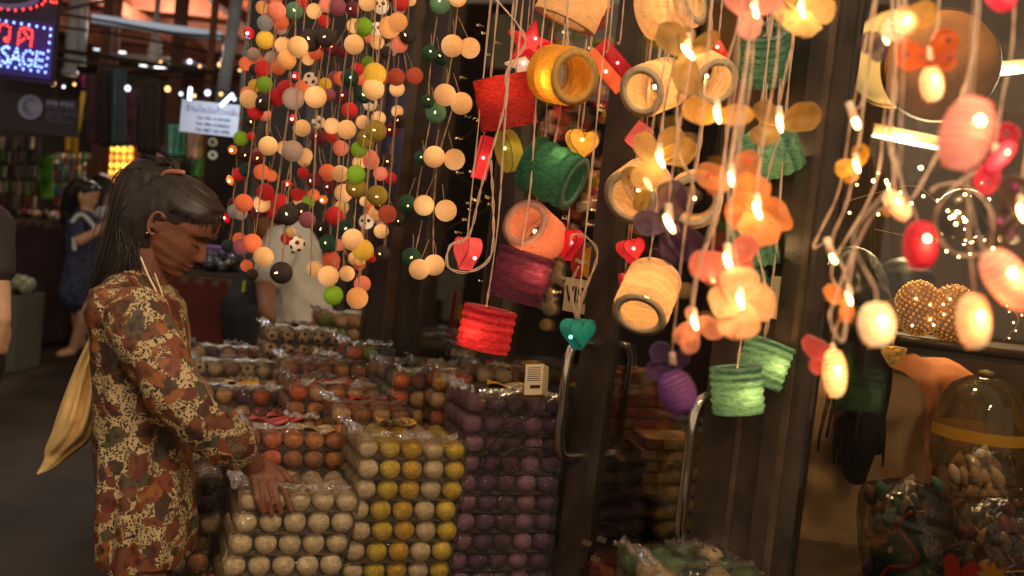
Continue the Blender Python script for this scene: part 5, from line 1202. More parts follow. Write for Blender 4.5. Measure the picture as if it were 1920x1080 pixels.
hang('yellow cloth pair hanging below the dark sign', 'garment', 'hanging_cloth', 122, 243, 134, 282, 7.6, (206, 164, 30), taper=.0); hang('second yellow cloth hanging lower', 'garment', 'hanging_cloth', 136, 248, 147, 286, 7.7, (196, 152, 30))
MB_ = MB().tube([at(157, 172, 7.6), at(152, 205, 7.6), at(147, 246, 7.6)], .02, 8)
tag(MB_.build('yellow_ribbon', mat('yellow_ribbon', (196, 160, 60), .6)), 'long yellow ribbon hanging beside the dark sign', 'ribbon')
hang('magenta and green paper flower under the roof', 'decoration', 'paper_flower', 152, 140, 184, 164, 7.9, (176, 40, 130), 2, na=.5)
hang('lime green streamers hanging at the left stall', 'streamers', 'hanging_streamers', 74, 292, 100, 372, 9.4, (84, 150, 40), 5, na=.7)
hang('dark olive streamers hanging at the far left', 'streamers', 'hanging_streamers', 38, 270, 62, 372, 9.2, (66, 84, 34), 5, na=.7)
hang('pale green streamers between the two darker bundles', 'streamers', 'hanging_streamers', 60, 280, 74, 360, 9.6, (116, 128, 84), 5, na=.7)
hang('teal plastic bag hung under the white sign', 'bag', 'hanging_bag', 314, 234, 349, 292, 5.9, (58, 132, 110), 2, rough=.25)
hang('kraft paper bag with a printed eye under the white sign', 'bag', 'hanging_bag', 351, 248, 380, 296, 5.8, (170, 138, 108), 1)
hang('green packet below the kraft bag', 'packet', 'hanging_packet', 358, 296, 382, 330, 6.1, (60, 120, 44), 1, rough=.35)
for k, y in enumerate((267, 291)):
    t = thing('eye_charm', ('upper' if k == 0 else 'lower') + ' white ring charm with a dark pupil under the white sign', 'charm', at(399, y, 5.7)); Me = camframe(399, y, 5.7)
    MB().lathe([(.026, -.008), (.026, .008), (.012, .010), (.012, -.008), (.026, -.008)], 20, Me).build('ring', mat('white_glass', (206, 214, 206), .3), t); MB().sphere(Me.translation, .011, 10, 7).build('pupil', mat('teal_glass', (30, 60, 70), .2), t)
# packet rack and lit jars
rk = thing('packet_rack', 'rack of small shiny multicoloured packets in the left stall', 'rack', at(140, 400, 10.6))
board(98, 285, 184, 392, 10.8, .05, mat('rack_board', (60, 50, 50), .8), 'back_board', rk); rr = random.Random(9)
for i in range(8):
    for j in range(9):
        c = rr.choice([(196, 190, 186), (60, 140, 130), (170, 120, 130), (90, 100, 150), (190, 150, 90), (70, 60, 64), (150, 70, 90), (130, 150, 120)])
        board(100 + i * 10.4, 287 + j * 11.2, 100 + i * 10.4 + 8.6, 287 + j * 11.2 + rr.uniform(8, 10.5), 10.6 + rr.uniform(-.05, .05), .03, mat('packet_%d_%d_%d' % c, c, .3, ns=30, na=.4), 'packet', rk, rr.uniform(-.3, .3))
cb_ = thing('lit_cabinet', 'brightly lit cabinet of yellow and orange jars behind the girl', 'cabinet', at(220, 350, 11.2))
board(186, 272, 258, 350, 11.45, .06, mat('cabinet_back', (120, 80, 50), .7), 'back_panel', cb_)
for j, (y, cols) in enumerate(((280, [(240, 220, 90)] * 4 + [(250, 190, 80)]), (294, [(250, 160, 70)] * 5), (309, [(250, 200, 90)] * 5), (323, [(240, 190, 90)] * 4), (337, [(230, 150, 80)] * 3))):
    board(186, y + 6.2, 258, y + 7.4, 11.3, .3, mat('cabinet_shelf', (110, 80, 60), .6), 'shelf', cb_)
    for i, c in enumerate(cols):
        x = 194 + i * 12.6; s_ = 11.2 / F
        Mj = Matrix.Translation(at(x, y + 6, 11.22)); prof = [(.001, 0), (4.6 * s_, 0), (5.0 * s_, 5 * s_), (4.2 * s_, 9 * s_), (2.6 * s_, 10 * s_), (2.6 * s_, 11.5 * s_), (.001, 11.6 * s_)]
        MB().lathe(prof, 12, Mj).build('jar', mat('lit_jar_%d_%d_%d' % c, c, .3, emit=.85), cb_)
lamp('cabinet_light', at(222, 300, 10.9), 25, (255, 200, 120), cb_, .2)
# stall tables
def stall(label, px0, px1, py, d, dep, col, items, tint):
    c = at((px0 + px1) / 2, py, d); wdt = (px1 - px0) * d / F; t = thing('stall_table', label, 'table', (c.x, c.y, 0))
    MB().box((c.x, c.y, c.z - .02), wdt, dep, .04).build('tabletop', DARK2, t, False); R_2 = mat('stall_cloth_%d_%d_%d' % col, col, .85, ns=8, na=.3)
    n = 60; b = MB(); rings = []
    for z in (c.z - .01, c.z * .6, .05):
        ring = []
        for j in range(n):
            a = 2 * PI * j / n; x = max(-1, min(1, 1.3 * math.cos(a))); y = max(-1, min(1, 1.3 * math.sin(a))); k_ = 1 + .02 * math.sin(j * 1.9) * (c.z - z)
            ring.append(Vector((c.x + x * wdt / 2 * k_, c.y + y * dep / 2 * k_, z)))
        rings.append(ring)
    b.loft(rings, False).build('table_cloth', R_2, t); r_ = random.Random(px0)
    g_ = MB()
    gs = thing('goods_tray', items, 'goods', (c.x, c.y, c.z)); MB().box((c.x, c.y, c.z + .012), wdt * .96, dep * .94, .02).build('tray', DARK, gs, False)
    for i in range(70):
        cc = r_.choice(tint); b = MB(); p = Vector((c.x + r_.uniform(-.46, .46) * wdt, c.y + r_.uniform(-.46, .44) * dep, c.z + .035 + r_.uniform(0, .05)))
        if i % 3: b.sphere(p, r_.uniform(.02, .04), 8, 6, None, (1, 1, .8))
        else: b.box(p, r_.uniform(.04, .09), r_.uniform(.03, .06), r_.uniform(.03, .06), Matrix.Rotation(r_.uniform(0, 3), 3, 'Z'))
        b.build('trinket', mat('trinket_%d_%d_%d' % cc, cc, .25), gs)
    return t
stall('dark skirted stall table left of the girl in navy', 58, 142, 415, 9.4, 1.0, (50, 26, 34), 'glittering trinkets heaped on the stall left of the girl', [(150, 140, 130), (60, 40, 50), (170, 60, 110), (190, 170, 120), (40, 36, 40)])
stall('dark red cloth covered stall table behind the shopper', 352, 480, 512, 5.0, .7, (84, 30, 24), 'dark beads and trinkets on the red stall table', [(34, 32, 34), (28, 26, 30), (60, 56, 54), (120, 110, 100), (44, 40, 60)])
t = thing('purple_box', 'purple box lying at the back of the red stall', 'box', at(410, 478, 5.4)); board(388, 464, 432, 484, 5.35, .12, mat('purple_card', (104, 66, 140), .6), 'carton', t); board(386, 462, 434, 466, 5.35, .13, mat('purple_lid', (124, 84, 156), .6), 'lid', t)
t = thing('white_strip_box', 'long pale pink box edge in front of the purple box', 'box', at(420, 498, 5.15)); board(384, 490, 452, 500, 5.2, .06, mat('pink_card', (214, 178, 186), .6), 'carton', t); board(384, 487, 452, 490.5, 5.2, .065, mat('pink_lid', (190, 150, 160), .6), 'lid', t)
bx = thing('crate', 'pale greenish crate of cellophane goods at the left edge', 'crate', at(35, 520, 8.0)); c_ = at(35, 520, 8.0); c_.z = .2
for sx, sy, w_, h_ in ((0, -.2, .24, 0), (0, .2, .24, 0), (-.12, 0, 0, .4), (.12, 0, 0, .4)): MB().box(c_ + Vector((sx, sy, .1)), w_ or .02, h_ or .02, .6).build('side', mat('crate_board', (96, 98, 84), .8), bx, False)
for i in range(12): MB().sphere(c_ + Vector((rr.uniform(-.1, .1), rr.uniform(-.16, .16), .42 + rr.uniform(0, .06))), .06, 8, 6).build('parcel', mat('pale_parcel', (140, 146, 122), .35, ns=20, na=.4), bx)
for lab, a, b_, dd in (('short upright tube lamp above the white sign', (357, 164), (355, 188), 5.15), ('far tube lamp low under the roof above the coat', (262, 122), (332, 131), 12.5), ('far tube lamp near the pale post', (176, 92), (236, 99), 13.2), ('slanting strip of small white lamps at the end of the white sign', (437, 176), (414, 199), 5.2)):  # the two far tubes are added to light the depth of the lane
    t = thing('tube_lamp', lab, 'lamp', at(*b_, dd)); MB().tube([at(*a, dd), at(*b_, dd)], .011, 8).build('tube', mat('cold_tube', (240, 248, 255), .3, emit=1.6), t)
    MB().tube([at(*a, dd + .02), at(a[0] + 1, a[1] - 4, dd + .02)], .014, 8).build('cap', CB, t)
    lamp('tube_light', at((a[0] + b_[0]) / 2, (a[1] + b_[1]) / 2, dd - .12), 3, (215, 230, 255), t, .08)

# ------------------------------------------------------------------ decals on the glass
def fpos(px, py, off=.006): d_ = fac_d(px); return at(px, py, d_) + FN * off
DM = Matrix((-FU, Vector((0, 0, 1)), FN)).transposed()          # on the glass: x to the right as seen from the lane
def decal(px, py): return Matrix.Translation(fpos(px, py)) @ DM.to_4x4()
def sticker(name, label, px, py, w_, h_, col, ox=[None]):
    t = thing(name, label, 'sticker', fpos(px, py)); M4 = decal(px, py)
    MB().prism([(-w_ / 2, -h_ / 2), (w_ / 2, -h_ / 2), (w_ / 2, h_ / 2), (-w_ / 2, h_ / 2)], .001, M4).build('sheet', mat('sticker_%d_%d_%d' % col, col, .4), t, False)
    return t, M4
t, M4 = sticker('card_sticker', 'cream sticker with dark letters reading VISA on the glass', 1090, 556, .135, .088, (222, 200, 158))
text('lettering', 'VISA', M4 @ Matrix.Translation((0, 0, .002)), .062, mat('navy_sticker_ink', (24, 28, 52), .4), t, 'CENTER', .0006)
t = thing('card_sticker', 'sticker of two overlapping red and yellow discs on the glass', 'sticker', fpos(1102, 492)); M4 = decal(1102, 492)
for x, c, z in ((-.024, (176, 52, 34), 0), (.024, (222, 150, 36), .0012)):
    MB().prism([(x + .042 * math.cos(a * PI / 14), .042 * math.sin(a * PI / 14)) for a in range(28)], .001, M4 @ Matrix.Translation((0, 0, z))).build('disc', mat('sticker_%d_%d_%d' % c, c, .4), t, False)
text('lettering', 'MasterCard', M4 @ Matrix.Translation((0, 0, .003)), .017, mat('white_ink', (232, 222, 210), .4), t, 'CENTER', .0004)
t, M4 = sticker('green_sticker', 'dark sticker edged in lime green below the teal heart', 1080, 676, .10, .062, (44, 44, 24))
MB().prism([(-.05, -.031), (.05, -.031), (.05, -.022), (-.05, -.022)], .001, M4 @ Matrix.Translation((0, 0, .0015))).build('edge', mat('lime_ink', (132, 176, 30), .4, emit=.1), t, False)
t = thing('hand_sticker', 'red pointing hand sticker with yellow splash on the window', 'sticker', fpos(850, 612)); M4 = decal(850, 612); K_ = fac_d(850) / F * 1.7
MB().prism([(x * K_, y * K_) for x, y in ((-9, -32), (6, -34), (8, -14), (6, -4), (2, 0), (3, 22), (4, 38), (-2, 40), (-4, 22), (-6, 2), (-10, -6), (-12, -20))], .001, M4).build('hand', mat('red_ink_solid', (150, 32, 26), .4), t, False)
for yy in (-24, -18, -12): MB().prism([(x * K_, (y + yy) * K_) for x, y in ((-8, -1), (5, -2), (5, -.6), (-8, .4))], .0008, M4 @ Matrix.Translation((0, 0, .001))).build('crease', mat('dark_ink', (40, 20, 18), .4), t, False)
for ox_, oy_, s_ in ((13, 18, 9), (9, -34, 8)): MB().prism([((ox_ + s_ * (1 if i % 2 else .55) * math.cos(PI * i / 7)) * K_, (oy_ + s_ * (1 if i % 2 else .6) * math.sin(PI * i / 7)) * K_) for i in range(14)], .001, M4 @ Matrix.Translation((0, 0, -.001))).build('splash', mat('yellow_ink', (214, 170, 36), .4), t, False)
t = thing('tree_sticker', 'green christmas tree sticker with a red garland low on the right window', 'sticker', fpos(1696, 1030)); M4 = decal(1700, 1040); K_ = fac_d(1700) / F * 1.35
MB().prism([(x * K_, y * K_) for x, y in ((-4, 70), (4, 70), (12, 52), (26, 38), (16, 34), (34, 8), (50, -6), (34, -8), (54, -40), (70, -60), (-62, -62), (-48, -40), (-34, -14), (-46, -8), (-26, 12), (-14, 32), (-24, 36), (-10, 52))], .001, M4).build('tree', mat('tree_green_ink', (28, 52, 24), .4), t, False)
MB().tube(catmull([M4 @ Vector((x * K_, y * K_, .002)) for x, y in ((4, 62), (-14, 40), (2, 22), (22, 4), (10, -14), (-18, -24), (-30, -44), (-28, -60))], 5), .0042, 6).build('garland', mat('garland_ink', (136, 40, 32), .4), t)
for x, y in ((-22, 0), (30, -30), (-4, -44)): MB().prism([((x + 3.6 * math.cos(a * PI / 8)) * K_, (y + 4.6 * math.sin(a * PI / 8)) * K_) for a in range(16)], .001, M4 @ Matrix.Translation((0, 0, .002))).build('bauble', mat('bauble_ink', (206, 160, 40), .4), t, False)
t = thing('red_sticker', 'pair of red rounded shapes at the bottom of the right window', 'sticker', fpos(1806, 1076)); M4 = decal(1806, 1072); K_ = fac_d(1806) / F * 1.3
for x, rt in ((-14, .25), (14, -.2)): 
    for z, k_, c in ((0, 1.12, (24, 18, 16)), (.001, 1, (206, 40, 34))):
        MB().prism([((x + k_ * (13 * math.cos(a * PI / 12) * math.cos(rt) - 22 * math.sin(a * PI / 12) * math.sin(rt))) * K_, k_ * (13 * math.cos(a * PI / 12) * math.sin(rt) + 22 * math.sin(a * PI / 12) * math.cos(rt)) * K_) for a in range(24)], .0008, M4 @ Matrix.Translation((0, 0, z))).build('lobe', mat('sticker_%d_%d_%d' % c, c, .4), t, False)
t = thing('burst_sticker', 'yellow and orange jagged burst at the bottom right corner', 'sticker', fpos(1868, 1080)); M4 = decal(1868, 1084)
for z, k_, c in ((0, 1.15, (214, 60, 30)), (.001, 1, (240, 180, 60))):
    MB().prism([(k_ * (1 if i % 2 else .6) * 26 * K_ * math.cos(PI * i / 9), k_ * (1 if i % 2 else .6) * 22 * K_ * math.sin(PI * i / 9)) for i in range(18)], .0008, M4 @ Matrix.Translation((0, 0, z))).build('burst', mat('sticker_%d_%d_%d' % c, c, .4), t, False)
t = thing('price_label', 'narrow cream label stuck upright on the dark frame post', 'label', at(1462, 558, 1.97))
MB().box(fpt(1478, .036) + Vector((0, 0, at(1462, 558, fac_d(1475)).z)), .03, .002, .085, FR).build('sheet', mat('cream_label', (214, 190, 150), .5), t, False)

# ------------------------------------------------------------------ inside the shop
GLW = mat('cream_lit_shade', (240, 216, 140), .6, emit=.6, ns=6, na=.12)
t = thing('hanging_lantern', 'large brown round lampshade inside the window', 'lampshade', at(1765, 120, 2.7)); Mq = camframe(1765, 122, 2.7, 0, -18, 10); s_ = 2.7 / F
MB().lathe([(.001, .05), (60 * s_, .045), (98 * s_, .015), (104 * s_, -.03), (100 * s_, -.08), (.001, -.09)], 48, Mq).build('shade', mat('brown_bark_paper', (158, 102, 46), .7, ns=14, na=.4, bs=40, bd=.3, emit=.22), t)
lamp('shade_light', Mq @ Vector((0, -130 * s_, -.25)), 9, (255, 205, 140), t, .06)
MB().lathe([(102 * s_, .0), (107 * s_, -.03), (102 * s_, -.06)], 48, Mq).build('hoop', mat('bark_hoop', (92, 58, 30), .6), t)
t = thing('hanging_lantern', 'glowing cream lampshade half hidden behind the brown one', 'lampshade', at(1680, 105, 2.9)); Mq = camframe(1680, 105, 2.95, 0, -25, 0); s_ = 2.95 / F
MB().lathe([(.001, .03), (70 * s_, .02), (92 * s_, -.03), (80 * s_, -.1), (.001, -.12)], 40, Mq).build('shade', GLW, t); MB().lathe([(90 * s_, -.02), (95 * s_, -.03), (90 * s_, -.04)], 40, Mq).build('hoop', mat('cream_hoop', (200, 170, 110), .6), t)
for lab, a, b_, dd in (('white tube light low behind the pink cocoon', (1636, 250), (1762, 276), 3.3), ('white tube light at the right edge inside the shop', (1842, 138), (1960, 126), 3.3)):
    t = thing('tube_light', lab, 'lamp', at(*b_, dd)); MB().tube([at(*a, dd), at(*b_, dd)], .013, 10).build('tube', mat('warm_tube', (255, 250, 236), .3, emit=1.7), t); MB().tube([at(a[0], a[1] - 9, dd), at(b_[0], b_[1] - 9, dd)], .02, 8).build('housing', mat('tube_housing', (150, 130, 90), .6), t)
    lamp('tube_glow', at((a[0] + b_[0]) / 2, (a[1] + b_[1]) / 2 + 10, dd - .08), 34, (255, 226, 178), t, .12)
def goldm():
    m = mat('gold_sequin', (214, 150, 70), .25, emit=.42, ns=70, na=.7, metal=.5); return m
for lab, px, py, r in (('gold sequin lamp behind the tall cord on the right', 1722, 578, 48), ('second gold sequin lamp beside the cream cocoon', 1788, 590, 52)):
    t = thing('sequin_lamp', lab, 'lamp', at(px, py + r, 2.45)); c = at(px, py, 2.45); s_ = 2.45 / F; MB().sphere(c, r * s_, 30, 20, CR, (.9, 1.05, .8)).build('core', mat('gold_core', (150, 96, 40), .4, emit=.3), t); b = MB(); n_ = 320
    for i in range(n_):
        zz = 1 - 2 * (i + .5) / n_; a = i * 2.39996; q = CR @ Vector((math.sqrt(1 - zz * zz) * math.cos(a) * .9, zz * 1.05, math.sqrt(1 - zz * zz) * math.sin(a) * .8)); b.sphere(c + q * r * s_, 3.4 * s_, 6, 4)
    b.build('sequins', goldm(), t)
    rr2 = random.Random(px)
    for i in range(5): link('bulb', _bulb, t, Matrix.Translation(at(px + rr2.uniform(-30, 30), py + rr2.uniform(-34, 34), 2.45 - r * s_ * .85)) @ Matrix.Scale(.0035, 4))
t = thing('shop_shelf', 'dark shelf board under the gold sequin lamps', 'shelf', at(1770, 650, 2.5)); 
b = MB(); b.tube([at(1650, 632, 2.42), at(1960, 672, 2.42)], .012, 8); b.build('edge', DARK2, t); MB().box(at(1800, 652, 2.6), .5, .35, .03).build('board', DARK, t, False)
MB().box(at(1940, 800, 2.75), .06, .06, 1.0).build('leg', DARK, t, False)
t = thing('sequin_lamp', 'gold sequin cone hanging below the shelf', 'lamp', at(1674, 690, 2.3)); s_ = 2.3 / F; MB().lathe([(.001, 20 * s_), (24 * s_, 18 * s_), (22 * s_, 4 * s_), (4 * s_, -20 * s_), (.001, -21 * s_)], 20, Matrix.Translation(at(1674, 668, 2.3))).build('shade', goldm(), t); MB().tube([at(1674, 648, 2.3), at(1676, 630, 2.32)], .003, 6).build('cord', CORD, t)
# big glass jar with a domed lid
t = thing('glass_jar', 'large glass jar with a domed lid and yellow band inside the window', 'jar', at(1835, 890, 2.3)); s_ = 2.3 / F; Mj = Matrix.Translation(at(1836, 800, 2.35))
MB().lathe([(.001, 100 * s_), (14 * s_, 99 * s_), (14 * s_, 108 * s_), (.001, 110 * s_)], 16, Mj).build('knob', mat('glass_knob', (150, 130, 90), .15), t)
MB().lathe([(.001, 99 * s_), (30 * s_, 95 * s_), (58 * s_, 78 * s_), (76 * s_, 48 * s_), (82 * s_, 10 * s_), (83 * s_, 0)], 36, Mj).build('lid', film('jar_glass', (226, 214, 180), .05, .05, milk=.05), t)
MB().lathe([(83.6 * s_, 0), (83.6 * s_, -22 * s_)], 36, Mj).build('band', mat('yellow_band', (206, 152, 40), .5), t); MB().lathe([(82 * s_, -22 * s_), (84 * s_, -30 * s_), (80 * s_, -80 * s_), (.001, -82 * s_)], 36, Mj).build('bowl', film('jar_glass', (226, 214, 180), .05, .05, milk=.05), t)
def pods(label, cat, px0, py0, px1, py1, d, cols, n, seed, size=17):
    t = thing('cocoon_bag', label, cat, at((px0 + px1) / 2, py1, d), 'bags of cocoon lamps'); r_ = random.Random(seed); s = d / F; pts_ = []
    for i in range(n):
        for _ in range(30):
            x, y = r_.uniform(px0 + 10, px1 - 10), r_.uniform(py0 + 12, py1 - 8)
            if all(abs(x - a) > size * .95 or abs(y - b_) > size * 1.25 for a, b_ in pts_): break
        pts_.append((x, y)); Mp = camframe(x, y, d + r_.uniform(-.05, .05), r_.uniform(-40, 40)); c = r_.choice(cols); n_ = 22
        prof = [(max(.0004, size * .8 * s * (max(0, math.sin(PI * min(1, k / n_ * .97 + .015))) ** .75) * (1 - .25 * k / n_) * (1 + .07 * math.sin(k * 2.3))), (k / n_ - .5) * size * 2.5 * s) for k in range(n_ + 1)]
        o = MB().lathe(prof, 14, Mp @ Matrix.Rotation(-PI / 2, 4, 'X')).build('cocoon', mat('thread_%d_%d_%d' % c, c, .8, ns=12, na=.2), t)
        if i % 2 == 0:
            e = Mp @ Vector((0, -size * 1.2 * s, 0)); MB().tube(catmull([e, e + CR @ Vector((.01, -.02, .01)), e + CR @ Vector((.03 * r_.uniform(-1, 1), -.035, .0)), e + CR @ Vector((.05 * r_.uniform(-1, 1), -.03, .012))], 3), .0022, 5).build('lead', CORD, o)
    c = at((px0 + px1) / 2, (py0 + py1) / 2, d); hw, hh = (px1 - px0) / 2 * s, (py1 - py0) / 2 * s; rings = []
    for i in range(11):
        q = i / 10 * 2 - 1; ring = []
        for j in range(36):
            a = 2 * PI * j / 36; k_ = (1 - abs(q) ** 5) ** .4 * .95 + .05; x = math.copysign(abs(math.cos(a)) ** .6, math.cos(a)); y = math.copysign(abs(math.sin(a)) ** .6, math.sin(a))
            w_ = 1 + .06 * noise.noise((x * 3, y * 3, q * 4 + seed)); ring.append(c + CR @ Vector((hw * x * k_ * w_, hh * q, .09 * y * k_ * w_)))
        rings.append(ring)
    MB().loft(rings, False).build('wrap', film('bag_plastic', (240, 232, 215), .10, .05, 26, .9), t); return t
pods('bag of white cocoon lamps beside the glass jar', 'bag', 1775, 838, 1890, 940, 2.15, [(206, 178, 146), (190, 160, 130)], 14, 3)
pods('bag of teal, purple and white cocoon lamps low in the window', 'bag', 1620, 895, 1770, 1090, 2.0, [(70, 108, 98), (78, 66, 96), (150, 130, 110), (70, 108, 98), (110, 70, 40)], 30, 5)
pods('bag of red and white cocoon lamps at the bottom right', 'bag', 1770, 930, 1950, 1100, 1.95, [(120, 46, 36), (150, 128, 106), (96, 40, 44), (70, 66, 84)], 30, 8)
ws = thing('window_ledge', 'dark display ledge inside the right window', 'ledge', at(1790, 1100, 2.0)); q_ = at(1790, 1098, 2.05)
MB().box((q_.x, q_.y, q_.z - .02), .75, .45, .04).build('board', DARK, ws, False); MB().box((q_.x, q_.y + .1, (q_.z - .04) / 2), .7, .05, q_.z - .05).build('panel', DARK, ws, False)
# stacks of small packets behind the doors
PK = [(206, 112, 60), (226, 134, 80), (180, 90, 54), (222, 164, 92), (190, 84, 66)]; PK2 = [(232, 196, 148), (218, 176, 124), (200, 152, 100)]
for lab, x0, x1, y0, nr, nc, dd, cs, sd in (('tall stack of orange brown packets behind the glass doors', 1126, 1252, 700, 10, 4, 2.75, PK, 2), ('stack of pale packets right of the orange ones', 1196, 1290, 822, 5, 3, 2.62, PK2, 5), ('dull olive packets at the foot of the orange stack', 1118, 1200, 862, 3, 3, 2.6, [(80, 76, 40), (96, 84, 56), (60, 60, 34)], 7)):
    t = thing('packet_stack', lab, 'stack of packets', at((x0 + x1) / 2, y0 + nr * 24, dd), 'packet stacks inside the shop'); r_ = random.Random(sd); s = dd / F; cw = (x1 - x0) / nc
    for i in range(nr):
        sh = r_.uniform(-5, 5)
        for j in range(nc):
            x = x0 + (j + .5) * cw + sh - i * 2.2; y = y0 + i * 21 + (j * 1.2) + r_.uniform(-1, 1); c = r_.choice(cs)
            MB().box(at(x, y, dd), cw * .93 * s, .13, 17 * s, Matrix.Rotation(math.radians(8), 3, 'Z')).build('packet', mat('packet_%d_%d_%d' % c, c, .35, ns=25, na=.3), t, False)
        MB().box(at((x0 + x1) / 2 + sh - i * 2.2, y0 + i * 21 + 1, dd), (x1 - x0) * .12 * s, .136, 18.5 * s, Matrix.Rotation(math.radians(8), 3, 'Z')).build('band', mat('paper_band', (150, 112, 74), .6), t, False)
t = thing('packet_rack_low', 'low dark table carrying the packets inside the doors', 'table', at(1200, 1000, 2.7)); q_ = at(1205, 934, 2.68); MB().box((q_.x, q_.y, q_.z - .02), .34, .3, .03).build('tabletop', DARK, t, False)
for sx in (-.15, .15): MB().box((q_.x + sx, q_.y, (q_.z - .03) / 2), .03, .26, q_.z - .04).build('leg', DARK, t, False)
t = thing('bundle_pile', 'heap of reddish wrapped bundles low behind the doors', 'bundles', at(1180, 1080, 2.3), None); r_ = random.Random(12)
for i in range(26):
    x, y = r_.uniform(1095, 1265), r_.uniform(985, 1085); c = r_.choice([(96, 40, 30), (110, 56, 36), (70, 34, 30), (120, 70, 44)])
    MB().box(at(x, y, 2.35 + (1085 - y) * .004), .075, .05, .022, Euler((r_.uniform(-.3, .3), r_.uniform(-.3, .3), r_.uniform(-.6, .6))).to_matrix()).build('bundle', mat('packet_%d_%d_%d' % c, c, .35, ns=25, na=.3), t, False)
for x, y in ((1100, 1018), (1128, 1012), (1158, 1020), (1184, 1024), (1206, 1030), (1116, 1048)): MB().box(at(x, y, 2.28), .022, .003, .012, Euler((0, .3, .2)).to_matrix()).build('tag', mat('dull_tag', (84, 66, 48), .6), t, False)
t = thing('ceiling_lamp', 'round warm lamp inside the shop above the glass doors', 'lamp', fpt(1300, -.16) + Vector((0, 0, 2.9)))  # added lamp out of view, brightens the packets behind the glass
Ml = Matrix.Translation(fpt(1300, -.16) + Vector((0, 0, 2.92))); MB().lathe([(.001, .06), (.10, .06), (.14, 0), (.12, -.05), (.001, -.06)], 24, Ml).build('diffuser', mat('lamp_diffuser', (255, 226, 170), .4, emit=6), t)
MB().lathe([(.15, .07), (.15, .03), (.14, .03)], 24, Ml).build('collar', DARK2, t)
lamp('ceiling_light', Ml.translation + Vector((0, 0, -.12)), 75, (255, 214, 155), t, .1)
# fairy lights behind the glass
def fairy(label, pts, d, n, cols, r, seed, spread, fig=False):
    t = thing('fairy_light_string', label, 'string lights', at(*pts[-1], d), 'fairy light strings inside the shop'); r_ = random.Random(seed); c = catmull([at(x, y, d + .05 * math.sin(i * 2)) for i, (x, y) in enumerate(pts)], 6); s = d / F
    MB().tube(c, .0012, 4).build('cord', TW, t)
    for i in range(n):
        p = c[int(i / n * (len(c) - 1))] + CR @ Vector((r_.uniform(-1, 1) * spread * s, r_.uniform(-1, 1) * spread * s, r_.uniform(-.08, .08))); col = r_.choice(cols)
        if fig and r_.random() < .75:
            q = r_.uniform(10, 19) * s; b = MB(); R_3 = Euler((r_.uniform(0, 3), r_.uniform(0, 3), r_.uniform(0, 3))).to_matrix()
            if r_.random() < .45: b.sphere(p, q * .8, 12, 8)
            elif r_.random() < .6: b.prism([(x * q, y * q) for x, y in (H_ if r_.random() < .5 else ST)], q * .6, Matrix.Translation(p) @ R_3.to_4x4())
            else: b.sphere(p, q * .7, 12, 8, R_3, (.7, 1.3, .7)); b.box(p + R_3 @ Vector((0, q * 1.1, 0)), q * .9, q * .6, q * .2, R_3)
            b.build('figure', mat('glowskin_%d_%d_%d' % col, col, .4, emit=.5), t)
        else: link('bulb', _bulb, t, Matrix.Translation(p) @ Matrix.Scale(r * r_.uniform(.6, 1.15), 4))
FC = [(236, 74, 70), (240, 130, 50), (226, 170, 60), (200, 40, 60), (240, 160, 130), (150, 150, 50), (236, 90, 100), (250, 210, 160)]
fairy('string of red, orange and pink glowing figures left of the door stile', [(1140, -40), (1128, 60), (1142, 150), (1118, 230), (1125, 330), (1112, 420)], 3.15, 40, FC, .004, 3, 22, True)
fairy('string of glowing figures behind the yellow lantern', [(1040, 20), (1075, 60), (1010, 130), (1050, 230), (1010, 240), (1030, 350), (1060, 400)], 3.3, 34, FC, .004, 5, 18, True)
fairy('string of glowing balls and beads behind the salmon lantern', [(1130, 300), (1100, 390), (1040, 490), (1050, 530), (1020, 560), (1035, 620)], 3.1, 18, [(236, 190, 140), (240, 170, 90), (200, 160, 120)], .004, 9, 10, True)
fairy('sparse string of tiny warm bulbs in the left window pane', [(900, 60), (820, 120), (900, 220), (830, 300), (920, 380), (830, 440), (900, 520)], 3.9, 46, FC, .0032, 11, 40)  # added bulbs imitate the reflections of lights in this pane
fairy('tangle of golden bulbs glowing behind the right window', [(1580, 380), (1650, 360), (1720, 350), (1780, 400), (1840, 380), (1860, 430), (1760, 450), (1640, 430)], 2.55, 40, FC, .0062, 13, 40)
fairy('sprinkle of small bulbs at the right end of the shelf', [(1850, 500), (1880, 560), (1910, 600), (1880, 640)], 2.5, 12, FC, .003, 15, 20)
t = thing('golden_bauble', 'dark glittering ball hung with tiny bulbs inside the ring of cord', 'lamp', at(1806, 470, 2.5)); MB().sphere(at(1806, 405, 2.5), 52 * 2.5 / F, 24, 16).build('ball', mat('dark_glitter', (56, 40, 26), .3, ns=60, na=.7), t)
r_ = random.Random(21)
for i in range(18):
    a, q = r_.uniform(0, 6.28), 52 * math.sqrt(r_.random()); link('bulb', _bulb, t, Matrix.Translation(at(1806 + q * math.cos(a), 405 + q * math.sin(a), 2.5 - math.sqrt(max(0, 52 ** 2 - q * q)) * 2.5 / F)) @ Matrix.Scale(.006 * r_.uniform(.5, 1.2), 4))
# dim pale things behind the left pane
for lab, a, dd in (('pale grey wall fan box dim behind the left pane', (795, 505, 838, 560), 4.6), ('pale board standing behind the fan box', (834, 470, 868, 600), 4.9), ('dim grey panel high behind the left pane', (916, 30, 956, 130), 4.2)):
    t = thing('pale_panel', lab, 'panel', at((a[0] + a[2]) / 2, a[3], dd)); board(*a, dd, .06, mat('dim_panel', (150, 150, 146), .6, ns=5, na=.2), 'panel', t); board(a[0] - 2, a[3] - 2, a[2] + 2, a[3] + 2, dd - .02, .07, mat('dim_panel_edge', (110, 108, 104), .6), 'edge', t)

